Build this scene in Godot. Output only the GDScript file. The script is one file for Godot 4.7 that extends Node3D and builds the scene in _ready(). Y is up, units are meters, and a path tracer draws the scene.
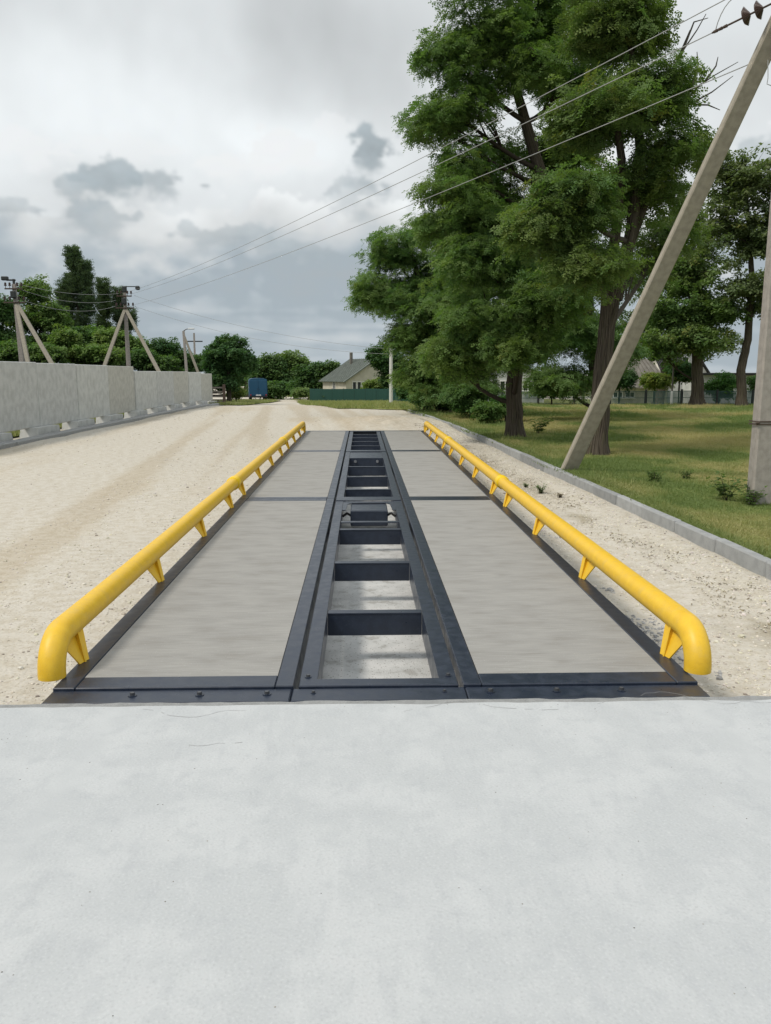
extends Node3D
# A truck weighbridge on a sandy village road under a bright overcast sky.
# World: x right, y up, -z along the weighbridge. d is the distance ahead (d = -z). Road level is y = 0.

const DECK := 0.35
const CAM := Vector3(-0.0727, 1.7775, 0.0)
const PITCH := 9.487
const YAW := 1.62
const FOCAL := 830.0

var M := {}
var rng := RandomNumberGenerator.new()
var bump_noise := FastNoiseLite.new()
var used := {}

# ------------------------------------------------------------------ mesh builder
class MB:
	var v := PackedVector3Array()
	var n := PackedVector3Array()
	var t := PackedVector2Array()
	var c := PackedColorArray()
	var ix := PackedInt32Array()
	var col := Color(1, 1, 1)
	func vert(p: Vector3, nn: Vector3, uv := Vector2.ZERO) -> int:
		v.append(p); n.append(nn); t.append(uv); c.append(col)
		return v.size() - 1
	func tri_i(a: int, b: int, d: int) -> void:
		ix.append(a); ix.append(d); ix.append(b)
	# counter-clockwise seen from outside
	func quad(a: Vector3, b: Vector3, d: Vector3, e: Vector3, uvs := []) -> void:
		var nn := (b - a).cross(d - a)
		if nn.length_squared() < 1e-16:
			nn = (d - a).cross(e - a)
		nn = nn.normalized()
		var u0 := Vector2(0, 0); var u1 := Vector2(1, 0); var u2 := Vector2(1, 1); var u3 := Vector2(0, 1)
		if uvs.size() == 4:
			u0 = uvs[0]; u1 = uvs[1]; u2 = uvs[2]; u3 = uvs[3]
		var i := vert(a, nn, u0)
		vert(b, nn, u1); vert(d, nn, u2); vert(e, nn, u3)
		tri_i(i, i + 1, i + 2); tri_i(i, i + 2, i + 3)
	func tri(a: Vector3, b: Vector3, d: Vector3) -> void:
		var nn := (b - a).cross(d - a).normalized()
		var i := vert(a, nn, Vector2(0, 0))
		vert(b, nn, Vector2(1, 0)); vert(d, nn, Vector2(0.5, 1))
		tri_i(i, i + 1, i + 2)
	# box with chamfered edges; bs gives the axes
	func box(ce: Vector3, size: Vector3, ch := 0.0, bs := Basis.IDENTITY) -> void:
		var h := size * 0.5
		var k := minf(ch, minf(h.x, minf(h.y, h.z)) * 0.9)
		if k <= 0.0:
			for ax in 3:
				for s: float in [-1.0, 1.0]:
					var nn := Vector3.ZERO; nn[ax] = s
					var u := Vector3.ZERO; u[(ax + 1) % 3] = 1.0
					var w := nn.cross(u)
					var q := [-u - w, u - w, u + w, -u + w]
					var pts := []
					for p: Vector3 in q:
						pts.append(ce + bs * ((p + nn) * h))
					quad(pts[0], pts[1], pts[2], pts[3])
			return
		var hh := h - Vector3(k, k, k)
		for ax in 3:
			for s: float in [-1.0, 1.0]:
				var nn := Vector3.ZERO; nn[ax] = s
				var u := Vector3.ZERO; u[(ax + 1) % 3] = 1.0
				var w := nn.cross(u)
				var pts := []
				for p: Vector3 in [-u - w, u - w, u + w, -u + w]:
					pts.append(ce + bs * (p * hh + nn * h))
				quad(pts[0], pts[1], pts[2], pts[3])
		for ax in 3:   # edges that run along ax
			var b1 := (ax + 1) % 3
			var b2 := (ax + 2) % 3
			for s1: float in [-1.0, 1.0]:
				for s2: float in [-1.0, 1.0]:
					var p := Vector3.ZERO; p[b1] = s1 * h[b1]; p[b2] = s2 * hh[b2]
					var q := Vector3.ZERO; q[b1] = s1 * hh[b1]; q[b2] = s2 * h[b2]
					var e := Vector3.ZERO; e[ax] = hh[ax]
					var pts := [p - e, q - e, q + e, p + e]
					var out := Vector3.ZERO; out[b1] = s1; out[b2] = s2
					if (pts[1] - pts[0]).cross(pts[2] - pts[0]).dot(out) < 0.0:
						pts = [p + e, q + e, q - e, p - e]
					quad(ce + bs * pts[0], ce + bs * pts[1], ce + bs * pts[2], ce + bs * pts[3])
		for sx: float in [-1.0, 1.0]:
			for sy: float in [-1.0, 1.0]:
				for sz: float in [-1.0, 1.0]:
					var a := Vector3(sx * h.x, sy * hh.y, sz * hh.z)
					var b := Vector3(sx * hh.x, sy * h.y, sz * hh.z)
					var d := Vector3(sx * hh.x, sy * hh.y, sz * h.z)
					if sx * sy * sz > 0.0:
						tri(ce + bs * a, ce + bs * b, ce + bs * d)
					else:
						tri(ce + bs * a, ce + bs * d, ce + bs * b)
	# tapered tube along points; rough > 0 gives a furrowed, uneven skin
	func tube(pts: Array, rad: Array, sides := 8, caps := true, rough := 0.0, seed_v := 0, v_per_m := 1.0) -> void:
		var m := pts.size()
		var first := v.size()
		var ref := Vector3(0.31, 0.17, 0.93).normalized()
		var run := 0.0
		var prev_u := Vector3.ZERO
		for i in m:
			var a: Vector3 = pts[maxi(i - 1, 0)]
			var b: Vector3 = pts[mini(i + 1, m - 1)]
			var dir := (b - a).normalized()
			var u := ref - dir * ref.dot(dir)
			if prev_u != Vector3.ZERO:
				u = prev_u - dir * prev_u.dot(dir)
			u = u.normalized()
			prev_u = u
			var w := dir.cross(u)
			if i > 0:
				run += (pts[i] as Vector3).distance_to(pts[i - 1])
			for k in sides + 1:
				var an := TAU * float(k % sides) / sides
				var o := u * cos(an) + w * sin(an)
				var r: float = rad[i]
				if rough > 0.0:
					var ph := float(seed_v)
					r *= 1.0 + rough * (sin(an * 9.0 + ph + sin(run * 1.9 + ph) * 1.5) * 0.5 + sin(an * 3.0 + ph * 2.0 + run * 0.7) * 0.8 + sin(an * 14.0 + run * 5.0) * 0.35)
				vert((pts[i] as Vector3) + o * r, o, Vector2(float(k) / sides, run * v_per_m))
		for i in m - 1:
			for k in sides:
				var p := first + i * (sides + 1) + k
				var q := p + sides + 1
				tri_i(p, p + 1, q + 1)
				tri_i(p, q + 1, q)
		if caps:
			for e in 2:
				var i0 := 0 if e == 0 else m - 1
				var dir: Vector3 = ((pts[0] as Vector3) - pts[1]).normalized() if e == 0 else ((pts[m - 1] as Vector3) - pts[m - 2]).normalized()
				var ce := vert(pts[i0], dir, Vector2(0.5, 0.5))
				var ring := []
				for k in sides:
					ring.append(vert(v[first + i0 * (sides + 1) + k], dir, Vector2(0.5, 0.5)))
				for k in sides:
					if e == 0:
						tri_i(ce, ring[(k + 1) % sides], ring[k])
					else:
						tri_i(ce, ring[k], ring[(k + 1) % sides])
	# flat outline (in 2-D, counter-clockwise) given thickness: o + x*ax + y*ay, thick along az
	func slab(poly: PackedVector2Array, o: Vector3, ax: Vector3, ay: Vector3, thick: float) -> void:
		var az := ax.cross(ay).normalized()
		var tr := Geometry2D.triangulate_polygon(poly)
		var area := 0.0
		for i in poly.size():
			var p := poly[i]; var q := poly[(i + 1) % poly.size()]
			area += p.x * q.y - q.x * p.y
		for e in 2:
			var nn := az if e == 0 else -az
			var off := az * (thick * 0.5 if e == 0 else -thick * 0.5)
			var first := v.size()
			for p in poly:
				vert(o + ax * p.x + ay * p.y + off, nn, p)
			for i in range(0, tr.size(), 3):
				var a := first + tr[i]; var b := first + tr[i + 1]; var d := first + tr[i + 2]
				if (v[b] - v[a]).cross(v[d] - v[a]).dot(nn) > 0.0:
					tri_i(a, b, d)
				else:
					tri_i(a, d, b)
		for i in poly.size():
			var p := poly[i]; var q := poly[(i + 1) % poly.size()]
			var a := o + ax * p.x + ay * p.y
			var b := o + ax * q.x + ay * q.y
			var h := az * thick * 0.5
			if area > 0.0:
				quad(a - h, b - h, b + h, a + h)
			else:
				quad(b - h, a - h, a + h, b + h)
	func mesh(m: Material = null, colors := false) -> ArrayMesh:
		var arr := []
		arr.resize(Mesh.ARRAY_MAX)
		arr[Mesh.ARRAY_VERTEX] = v
		arr[Mesh.ARRAY_NORMAL] = n
		arr[Mesh.ARRAY_TEX_UV] = t
		if colors:
			arr[Mesh.ARRAY_COLOR] = c
		arr[Mesh.ARRAY_INDEX] = ix
		var am := ArrayMesh.new()
		am.add_surface_from_arrays(Mesh.PRIMITIVE_TRIANGLES, arr)
		if m:
			am.surface_set_material(0, m)
		return am

# ------------------------------------------------------------------ scene helpers
func numbered(called: String) -> String:
	if not used.has(called):
		used[called] = 0
		return called
	used[called] += 1
	return "%s_%03d" % [called, used[called]]

func thing(called: String, label: String, category: String, at := Vector3.ZERO, group := "", turn := 0.0) -> Node3D:
	var o := Node3D.new()
	o.name = numbered(called)
	add_child(o)
	o.position = at
	o.rotation.y = turn
	o.set_meta("label", label)
	o.set_meta("category", category)
	if group != "":
		o.set_meta("group", group)
	return o

func obj(called: String, mesh: Mesh, m: Material, parent: Node = self) -> MeshInstance3D:
	var o := MeshInstance3D.new()
	o.name = numbered(called) if parent == self else called
	o.mesh = mesh
	o.material_override = m
	parent.add_child(o, true)
	return o

func part(called: String, mb: MB, m: Material, parent: Node, colors := false) -> MeshInstance3D:
	return obj(called, mb.mesh(null, colors), m, parent)

func tag(o: Node, label: String, category: String, group := "") -> void:
	o.set_meta("label", label)
	o.set_meta("category", category)
	if group != "":
		o.set_meta("group", group)

func structure(o: Node, label: String, category: String) -> Node:
	o.set_meta("kind", "structure")
	o.set_meta("label", label)
	o.set_meta("category", category)
	return o

func lin(r: float, g: float, b: float) -> Color:
	return Color(r, g, b).linear_to_srgb()

func mat(called: String, color: Color, rough := 0.8, metal := 0.0, spec := 0.5) -> StandardMaterial3D:
	var m := StandardMaterial3D.new()
	m.resource_name = called
	m.albedo_color = color
	m.roughness = rough
	m.metallic = metal
	m.metallic_specular = spec
	m.cull_mode = BaseMaterial3D.CULL_DISABLED
	M[called] = m
	return m

func fbm(seed_v: int, freq: float, octaves := 4, type := FastNoiseLite.TYPE_SIMPLEX_SMOOTH, gain := 0.5) -> FastNoiseLite:
	var f := FastNoiseLite.new()
	f.seed = seed_v
	f.noise_type = type
	f.frequency = freq
	f.fractal_octaves = octaves
	f.fractal_gain = gain
	return f

func noise_image(size: int, f: FastNoiseLite, sx := 1, sy := 1) -> Image:
	var im := f.get_seamless_image(size / sx, size / sy)
	im.convert(Image.FORMAT_L8)
	if sx > 1 or sy > 1:
		im.resize(size, size, Image.INTERPOLATE_CUBIC)
	return im

# steps: [noise image (L8), low, high, colour, strength]; colours in sRGB
func layered(size: int, base: Color, steps: Array) -> ImageTexture:
	var datas := []
	var tabs := []
	var cols := []
	for s in steps:
		datas.append((s[0] as Image).get_data())
		var tab := PackedFloat32Array()
		tab.resize(256)
		for i in 256:
			tab[i] = smoothstep(s[1], s[2], i / 255.0) * s[4]
		tabs.append(tab)
		cols.append(s[3])
	var out := PackedByteArray()
	out.resize(size * size * 3)
	var k := steps.size()
	var r: float; var g: float; var b: float; var w: float
	for i in size * size:
		r = base.r; g = base.g; b = base.b
		for j in k:
			w = tabs[j][datas[j][i]]
			if w > 0.004:
				var cc: Color = cols[j]
				r += (cc.r - r) * w; g += (cc.g - g) * w; b += (cc.b - b) * w
		out[i * 3] = int(r * 255.0); out[i * 3 + 1] = int(g * 255.0); out[i * 3 + 2] = int(b * 255.0)
	return ImageTexture.create_from_image(Image.create_from_data(size, size, false, Image.FORMAT_RGB8, out))

func gray_tex(im: Image) -> ImageTexture:
	var c := im.duplicate() as Image
	c.convert(Image.FORMAT_RGB8)
	return ImageTexture.create_from_image(c)

func tri_map(m: StandardMaterial3D, tex: Texture2D, scale: float, height: Texture2D = null, cm := 0.0, world := true) -> void:
	m.albedo_texture = tex
	m.uv1_triplanar = true
	m.uv1_world_triplanar = world
	m.uv1_scale = Vector3(scale, scale, scale)
	if height:
		m.heightmap_enabled = true
		m.heightmap_texture = height
		m.heightmap_scale = cm

# a pixel of the photograph and a distance ahead give a point
func px(x: float, y: float, d: float) -> Vector3:
	var r := Vector3((x - 385.5) / FOCAL, -(y - 512.0) / FOCAL, -1.0)
	r = r.rotated(Vector3.RIGHT, deg_to_rad(-PITCH)).rotated(Vector3.UP, deg_to_rad(-YAW))
	return CAM + r * (d / -r.z)

func interp(list: Array, d: float) -> float:
	if d <= list[0][0]:
		return list[0][1]
	for i in list.size() - 1:
		if d <= list[i + 1][0]:
			return lerpf(list[i][1], list[i + 1][1], (d - list[i][0]) / (list[i + 1][0] - list[i][0]))
	return list[-1][1]

const KERB_LINE := [[-12.0, 3.95], [0.0, 3.63], [7.0, 3.45], [10.0, 3.37], [14.0, 3.27], [19.0, 3.12], [23.0, 2.98], [27.0, 2.81], [32.0, 2.5], [38.0, 2.0]]
const ROAD_RIGHT := [[38.0, 2.1], [40.5, 1.9], [42.5, -1.3], [47.0, -2.4], [58.0, -4.0], [70.0, -5.2], [90.0, -6.6], [130.0, -12.5], [200.0, -30.0]]
const ROAD_LEFT := [[49.5, -9.3], [51.0, -8.3], [56.0, -7.7], [70.0, -8.0], [90.0, -8.6], [130.0, -16.0], [200.0, -36.0]]

func base_height(d: float) -> float:
	var t := clampf(d - 42.0, 0.0, 85.0)
	return -0.024 * t * smoothstep(0.0, 14.0, t)

func ground_height(x: float, z: float) -> float:
	var d := -z
	var h := base_height(d)
	var w := smoothstep(1.7, 3.0, absf(x)) if d < 22.0 else 1.0
	h += bump_noise.get_noise_2d(x * 1.0, z * 1.0) * 0.05 * w
	h += bump_noise.get_noise_2d(x * 6.0 + 90.0, z * 3.0) * 0.012 * smoothstep(1.5, 1.9, absf(x))
	if d > 3.0 and d < 39.0:   # loose sand pushed up against the kerb
		var kd := interp(KERB_LINE, d) - x
		h += 0.035 * exp(-pow((kd - 0.16) / 0.22, 2.0)) * (0.7 + 0.6 * bump_noise.get_noise_2d(z * 5.0, 40.0))
		h += 0.03 * exp(-pow((kd - 0.75) / 0.16, 2.0)) * (0.5 + 1.2 * bump_noise.get_noise_2d(z * 9.0, x * 9.0))
	if d > 22.0 and d < 42.0:   # low heap of sand past the end of the weighbridge
		h += 0.28 * exp(-pow((x - 0.6) / 2.2, 2.0) - pow((d - 29.0) / 4.0, 2.0)) * (0.8 + 0.5 * bump_noise.get_noise_2d(x * 7.0, z * 7.0))
	return h

func field_height(x: float, d: float) -> float:
	var h := base_height(d) + bump_noise.get_noise_2d(x * 0.9 + 300.0, d * 0.9) * 0.06 + 0.115
	if d > 38.0:
		h = lerpf(h, ground_height(x, -d) + 0.02, smoothstep(38.0, 41.5, d))
	return h

# copies of one mesh as stuff; rows of [Transform3D, Color]
func scatter(called: String, mesh: Mesh, m: Material, rows: Array, parent: Node = self) -> MultiMeshInstance3D:
	var buf := PackedFloat32Array()
	buf.resize(rows.size() * 16)
	var i := 0
	for r in rows:
		var tf: Transform3D = r[0]
		var c: Color = r[1]
		var b := tf.basis
		buf[i] = b.x.x; buf[i + 1] = b.y.x; buf[i + 2] = b.z.x; buf[i + 3] = tf.origin.x
		buf[i + 4] = b.x.y; buf[i + 5] = b.y.y; buf[i + 6] = b.z.y; buf[i + 7] = tf.origin.y
		buf[i + 8] = b.x.z; buf[i + 9] = b.y.z; buf[i + 10] = b.z.z; buf[i + 11] = tf.origin.z
		buf[i + 12] = c.r; buf[i + 13] = c.g; buf[i + 14] = c.b; buf[i + 15] = 1.0
		i += 16
	var mm := MultiMesh.new()
	mm.transform_format = MultiMesh.TRANSFORM_3D
	mm.use_colors = true
	mm.mesh = mesh
	mm.instance_count = rows.size()
	mm.buffer = buf
	var o := MultiMeshInstance3D.new()
	o.name = numbered(called) if parent == self else called
	o.multimesh = mm
	o.material_override = m
	parent.add_child(o, true)
	return o

# ------------------------------------------------------------------ sky
func make_sky() -> ImageTexture:
	var w := 2560
	var h := 1280
	var half := h / 2
	var f1 := fbm(11, 1.0, 3)
	var f2 := fbm(23, 1.0, 4)
	var f3 := fbm(37, 1.0, 5, FastNoiseLite.TYPE_SIMPLEX_SMOOTH, 0.55)
	# separate darker clouds: [azimuth, elevation, half width, half height, strength], in degrees
	var blobs := [[-15.9, 11.6, 1.9, 1.25, 0.95], [-18.0, 11.1, 1.5, 0.8, 0.7], [-12.9, 11.7, 1.7, 0.95, 0.75], [-10.1, 11.7, 0.6, 0.4, 0.7], [0.8, 13.7, 1.9, 2.0, 1.0], [-0.6, 11.4, 2.4, 1.3, 0.5], [-22.5, 9.6, 3.0, 1.0, 0.5], [-17.0, 9.4, 3.4, 1.2, 0.6], [-9.0, 8.6, 3.6, 1.0, 0.55], [-3.5, 7.6, 4.0, 1.1, 0.5], [25.0, 12.0, 4.0, 2.0, 0.6], [48.0, 14.0, 5.0, 2.5, 0.8], [-48.0, 11.0, 4.0, 2.0, 0.8], [80.0, 13.0, 4.0, 2.2, 0.8], [-75.0, 15.0, 6.0, 2.5, 0.7], [120.0, 11.0, 5.0, 2.2, 0.8], [160.0, 14.0, 4.0, 2.0, 0.8], [-120.0, 13.0, 5.0, 2.0, 0.8], [-155.0, 11.0, 4.5, 2.2, 0.8]]
	# white heaps behind them
	var puffs := [[-4.4, 13.6, 3.2, 1.5, 0.9], [-8.4, 12.8, 2.6, 1.2, 0.8], [-20.5, 13.0, 3.0, 1.3, 0.7], [-15.5, 13.4, 3.5, 1.2, 0.5], [-1.8, 15.2, 1.8, 1.0, 0.5], [12.0, 13.0, 4.0, 1.6, 0.8], [30.0, 14.0, 5.0, 2.0, 0.8], [62.0, 13.0, 6.0, 2.0, 0.8], [-40.0, 13.5, 5.0, 1.8, 0.8], [-90.0, 13.0, 6.0, 2.0, 0.8], [100.0, 14.0, 6.0, 2.0, 0.8], [140.0, 13.0, 6.0, 2.0, 0.8], [-140.0, 13.5, 6.0, 2.0, 0.8], [-176.0, 13.0, 6.0, 2.0, 0.8]]
	# broad lighter and darker stretches of the high sheet
	var soft := [[-17.0, 15.5, 10.0, 3.4, 0.10], [-5.0, 14.2, 5.0, 2.0, 0.12], [-1.0, 20.5, 8.0, 4.2, -0.17], [-21.0, 22.0, 6.0, 3.0, -0.09], [14.0, 17.0, 9.0, 4.0, 0.06], [60.0, 20.0, 14.0, 5.0, 0.08], [-60.0, 24.0, 14.0, 6.0, -0.08], [110.0, 22.0, 14.0, 6.0, -0.08], [-110.0, 18.0, 12.0, 5.0, 0.08], [170.0, 20.0, 14.0, 6.0, 0.06]]
	var out := PackedByteArray()
	var row := PackedByteArray()
	row.resize(w * 3)
	for y in half:
		var el := 90.0 - (y + 0.5) / h * 180.0
		var coarse := el > 34.0
		if coarse and y % 4 != 0:
			out.append_array(row)
			continue
		var ve := log(1.0 + el / 5.0) * 9.0
		for x in w:
			var o := x * 3
			if coarse and x % 4 != 0:
				row[o] = row[o - 3]; row[o + 1] = row[o - 2]; row[o + 2] = row[o - 1]
				continue
			var az := (x + 0.5) / w * 360.0   # the picture's edge lies straight ahead
			if az > 180.0:
				az -= 360.0
			# noise sampled on a circle of 57.3 units, so that a degree is a unit and the seam closes
			var ca := cos(deg_to_rad(az)) * 57.3
			var sa := sin(deg_to_rad(az)) * 57.3
			var n1 := f1.get_noise_3d(ca * 0.033, sa * 0.033, ve * 0.06)
			var n2 := f2.get_noise_3d(ca * 0.10, sa * 0.10, ve * 0.22 + 7.0)
			var sheet := (0.74 + 0.13 * n1 + 0.14 * n2) * (1.0 + 0.30 * smoothstep(18.0, 75.0, el))
			for q in soft:
				var ax: float = (az - q[0]) / q[2]
				var ay: float = (el - q[1]) / q[3]
				var e2 := ax * ax + ay * ay
				if e2 < 6.0:
					sheet += float(q[4]) * exp(-e2)
			var r := sheet * 0.955; var g := sheet * 1.0; var b := sheet * 1.02
			if el < 30.0:
				var n3 := f3.get_noise_3d(ca * 0.21, sa * 0.21, el * 0.34)
				# bank of heaped cloud: bright rim, grey body
				var top := 11.2 + 3.6 * f1.get_noise_3d(ca * 0.06 + 50.0, sa * 0.06, 3.0)
				var hb := (top - el) * 0.19 + n3 * 0.62
				var mask := smoothstep(-0.02, 0.09, hb)
				var rim := 1.0 - smoothstep(0.0, 0.7, hb)
				var body := 0.50 + 0.26 * n2 + 0.30 * n3 + 0.31 * rim
				var low := 0.49 + 0.20 * f2.get_noise_3d(ca * 0.06, sa * 0.06, el * 0.7) + 0.10 * n3
				body = lerpf(body, low, smoothstep(8.0, 2.5, el))
				var cool := smoothstep(0.75, 0.42, body)
				r = lerpf(r, body * lerpf(0.965, 0.845, cool), mask)
				g = lerpf(g, body * lerpf(1.0, 0.985, cool), mask)
				b = lerpf(b, body * lerpf(1.01, 1.085, cool), mask)
				var n4 := f3.get_noise_3d(ca * 0.5 + 9.0, sa * 0.5, el * 0.75) if el > 6.0 and el < 20.0 else 0.0
				for bl in puffs:
					var dx: float = (az - bl[0]) / bl[2]
					var dy: float = (el - bl[1]) / bl[3]
					if absf(dx) < 2.2 and absf(dy) < 2.2:
						var q := 1.0 - sqrt(dx * dx + dy * dy) + n3 * 0.7 + n4 * 0.6
						var mk := smoothstep(0.0, 0.26 if dy > 0.0 else 0.9, q) * float(bl[4]) * 0.95
						r = lerpf(r, 0.87, mk); g = lerpf(g, 0.89, mk); b = lerpf(b, 0.90, mk)
				for bl in blobs:
					var dx: float = (az - bl[0]) / bl[2]
					var dy: float = (el - bl[1]) / bl[3]
					if absf(dx) < 2.0 and absf(dy) < 2.0:
						var q := 1.0 - sqrt(dx * dx + dy * dy * (1.0 if dy > 0.0 else 0.55)) + n3 * 0.8 + n4 * 0.75
						var mk := smoothstep(0.0, 0.34 if dy > 0.0 else 1.0, q) * float(bl[4]) * 0.95
						var lit := 0.43 + 0.10 * n3 + 0.08 * n4 + 0.03 * dy
						r = lerpf(r, lit * 0.87, mk); g = lerpf(g, lit, mk); b = lerpf(b, lit * 1.07, mk)
			row[o] = int(pow(clampf(r, 0.0, 1.0), 0.4545) * 255.0)
			row[o + 1] = int(pow(clampf(g, 0.0, 1.0), 0.4545) * 255.0)
			row[o + 2] = int(pow(clampf(b, 0.0, 1.0), 0.4545) * 255.0)
		out.append_array(row)
	var floor_row := PackedByteArray()
	floor_row.resize(w * 3)
	for i in w:
		floor_row[i * 3] = 170; floor_row[i * 3 + 1] = 168; floor_row[i * 3 + 2] = 158
	for y in half:
		out.append_array(floor_row)
	return ImageTexture.create_from_image(Image.create_from_data(w, h, false, Image.FORMAT_RGB8, out))

# ------------------------------------------------------------------ materials
func make_materials() -> void:
	var white := Color(1, 1, 1)
	# sand and crushed limestone of the road
	var fine := noise_image(1024, fbm(1, 0.09, 4))
	var mid := noise_image(1024, fbm(2, 0.02, 5))
	var spots := noise_image(1024, fbm(3, 0.06, 2, FastNoiseLite.TYPE_CELLULAR))
	var sand := mat("sand", Color(0.93, 0.925, 0.915), 0.95, 0.0, 0.3)
	sand.albedo_texture = layered(1024, Color(0.795, 0.775, 0.733), [[mid, 0.35, 0.75, Color(0.83, 0.815, 0.785), 0.8], [mid, 0.5, 0.15, Color(0.75, 0.72, 0.665), 0.5], [fine, 0.5, 0.95, Color(0.88, 0.86, 0.81), 0.5], [fine, 0.42, 0.08, Color(0.63, 0.58, 0.50), 0.5], [spots, 0.16, 0.02, Color(0.66, 0.63, 0.575), 0.45]])
	sand.vertex_color_use_as_albedo = true
	sand.heightmap_enabled = true
	sand.heightmap_texture = gray_tex(fine)
	sand.heightmap_scale = 0.45
	var pebble := mat("pebble", white, 0.9, 0.0, 0.3)
	pebble.vertex_color_use_as_albedo = true

	# pale screed of the apron
	var cl := noise_image(1024, fbm(5, 0.006, 5, FastNoiseLite.TYPE_SIMPLEX_SMOOTH, 0.6))
	var fine2 := noise_image(1024, fbm(6, 0.2, 3))
	var scratch := noise_image(1024, fbm(7, 0.03, 3), 1, 4)
	var dots := noise_image(1024, fbm(8, 0.028, 1, FastNoiseLite.TYPE_CELLULAR))
	var veins := noise_image(1024, crack_noise(9, 0.004))
	var apron := mat("apron_concrete", Color(0.94, 0.943, 0.948), 0.82, 0.0, 0.4)
	apron.albedo_texture = layered(1024, Color(0.755, 0.767, 0.772), [[cl, 0.3, 0.8, Color(0.79, 0.80, 0.803), 0.85], [mid, 0.55, 0.9, Color(0.725, 0.738, 0.747), 0.5], [scratch, 0.64, 0.92, Color(0.71, 0.722, 0.733), 0.28], [scratch, 0.33, 0.1, Color(0.82, 0.828, 0.83), 0.22], [fine2, 0.6, 0.95, Color(0.66, 0.665, 0.67), 0.4], [fine2, 0.4, 0.1, Color(0.86, 0.868, 0.87), 0.4], [veins, 0.95, 0.99, Color(0.66, 0.67, 0.68), 0.22]])
	apron.heightmap_enabled = true
	apron.heightmap_texture = gray_tex(fine2)
	apron.heightmap_scale = 0.06

	# brushed concrete of the deck panels
	var brush := noise_image(1024, fbm(15, 0.22, 3), 32, 1)
	var patch := noise_image(1024, fbm(16, 0.008, 4), 2, 1)
	var deck := mat("deck_concrete", Color(0.95, 0.95, 0.95), 0.88, 0.0, 0.35)
	deck.albedo_texture = layered(1024, Color(0.605, 0.60, 0.587), [[patch, 0.3, 0.8, Color(0.64, 0.635, 0.62), 0.8], [patch, 0.4, 0.12, Color(0.565, 0.555, 0.535), 0.6], [brush, 0.48, 0.85, Color(0.67, 0.667, 0.655), 0.5], [brush, 0.48, 0.15, Color(0.535, 0.53, 0.515), 0.42], [fine2, 0.62, 0.95, Color(0.68, 0.675, 0.66), 0.25], [fine2, 0.4, 0.08, Color(0.49, 0.485, 0.47), 0.25], [dots, 0.04, 0.012, Color(0.80, 0.795, 0.78), 0.5]])
	deck.heightmap_enabled = true
	deck.heightmap_texture = gray_tex(brush)
	deck.heightmap_scale = 0.06

	# cast concrete of wall, kerb, poles, floor slab
	var stain := noise_image(512, fbm(21, 0.012, 5), 1, 1)
	var drip := noise_image(512, fbm(22, 0.03, 4), 1, 8)
	var grit := noise_image(512, fbm(23, 0.22, 2))
	var holes := noise_image(512, fbm(24, 0.05, 1, FastNoiseLite.TYPE_CELLULAR))
	var cast_t := layered(512, Color(0.765, 0.773, 0.775), [[stain, 0.3, 0.8, Color(0.81, 0.816, 0.816), 0.9], [stain, 0.45, 0.1, Color(0.71, 0.715, 0.71), 0.5], [drip, 0.65, 0.95, Color(0.67, 0.667, 0.655), 0.25], [grit, 0.6, 0.95, Color(0.47, 0.465, 0.45), 0.3], [grit, 0.4, 0.05, Color(0.78, 0.775, 0.76), 0.3], [holes, 0.06, 0.02, Color(0.4, 0.39, 0.37), 0.45]])
	tri_map(mat("wall_concrete", Color(0.97, 0.97, 0.96), 0.92, 0.0, 0.3), cast_t, 0.45, gray_tex(stain), 0.9)
	tri_map(mat("wall_concrete_pale", Color(1.0, 1.0, 0.985), 0.92, 0.0, 0.3), cast_t, 0.38, gray_tex(stain), 0.9)
	tri_map(mat("wall_concrete_warm", Color(0.95, 0.94, 0.905), 0.92, 0.0, 0.3), cast_t, 0.52, gray_tex(stain), 0.9)
	tri_map(mat("kerb_concrete", Color(0.78, 0.785, 0.79), 0.9, 0.0, 0.3), cast_t, 0.9, gray_tex(grit), 0.2)
	tri_map(mat("kerb_concrete_pale", Color(0.82, 0.825, 0.83), 0.9, 0.0, 0.3), cast_t, 1.1, gray_tex(grit), 0.2)
	tri_map(mat("kerb_concrete_dark", Color(0.73, 0.735, 0.74), 0.9, 0.0, 0.3), cast_t, 1.0, gray_tex(grit), 0.2)
	tri_map(mat("pole_concrete", Color(0.82, 0.785, 0.755), 0.92, 0.0, 0.3), cast_t, 1.3, gray_tex(grit), 0.3, false)
	tri_map(mat("strut_concrete", Color(0.82, 0.785, 0.72), 0.92, 0.0, 0.3), cast_t, 1.3, gray_tex(grit), 0.3, false)
	tri_map(mat("edge_concrete", Color(0.80, 0.80, 0.80), 0.95, 0.0, 0.3), cast_t, 2.0, gray_tex(grit), 0.5)
	var floor_t := layered(512, Color(0.80, 0.805, 0.80), [[stain, 0.35, 0.8, Color(0.86, 0.86, 0.855), 0.8], [stain, 0.35, 0.12, Color(0.66, 0.655, 0.64), 0.7], [grit, 0.62, 0.95, Color(0.6, 0.59, 0.57), 0.3], [holes, 0.09, 0.03, Color(0.38, 0.36, 0.33), 0.7]])
	tri_map(mat("floor_concrete", Color(0.94, 0.94, 0.94), 0.9, 0.0, 0.3), floor_t, 0.8, gray_tex(grit), 0.3)

	# paint
	var smudge := noise_image(512, fbm(31, 0.02, 5))
	var dust := noise_image(512, fbm(32, 0.11, 3))
	var steel_t := layered(512, Color(0.14, 0.172, 0.228), [[smudge, 0.35, 0.8, Color(0.165, 0.20, 0.262), 0.7], [dust, 0.62, 0.95, Color(0.35, 0.37, 0.40), 0.28], [smudge, 0.3, 0.1, Color(0.125, 0.16, 0.23), 0.6]])
	var steel := mat("anthracite_paint", white, 0.42, 0.0, 0.5)
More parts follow.
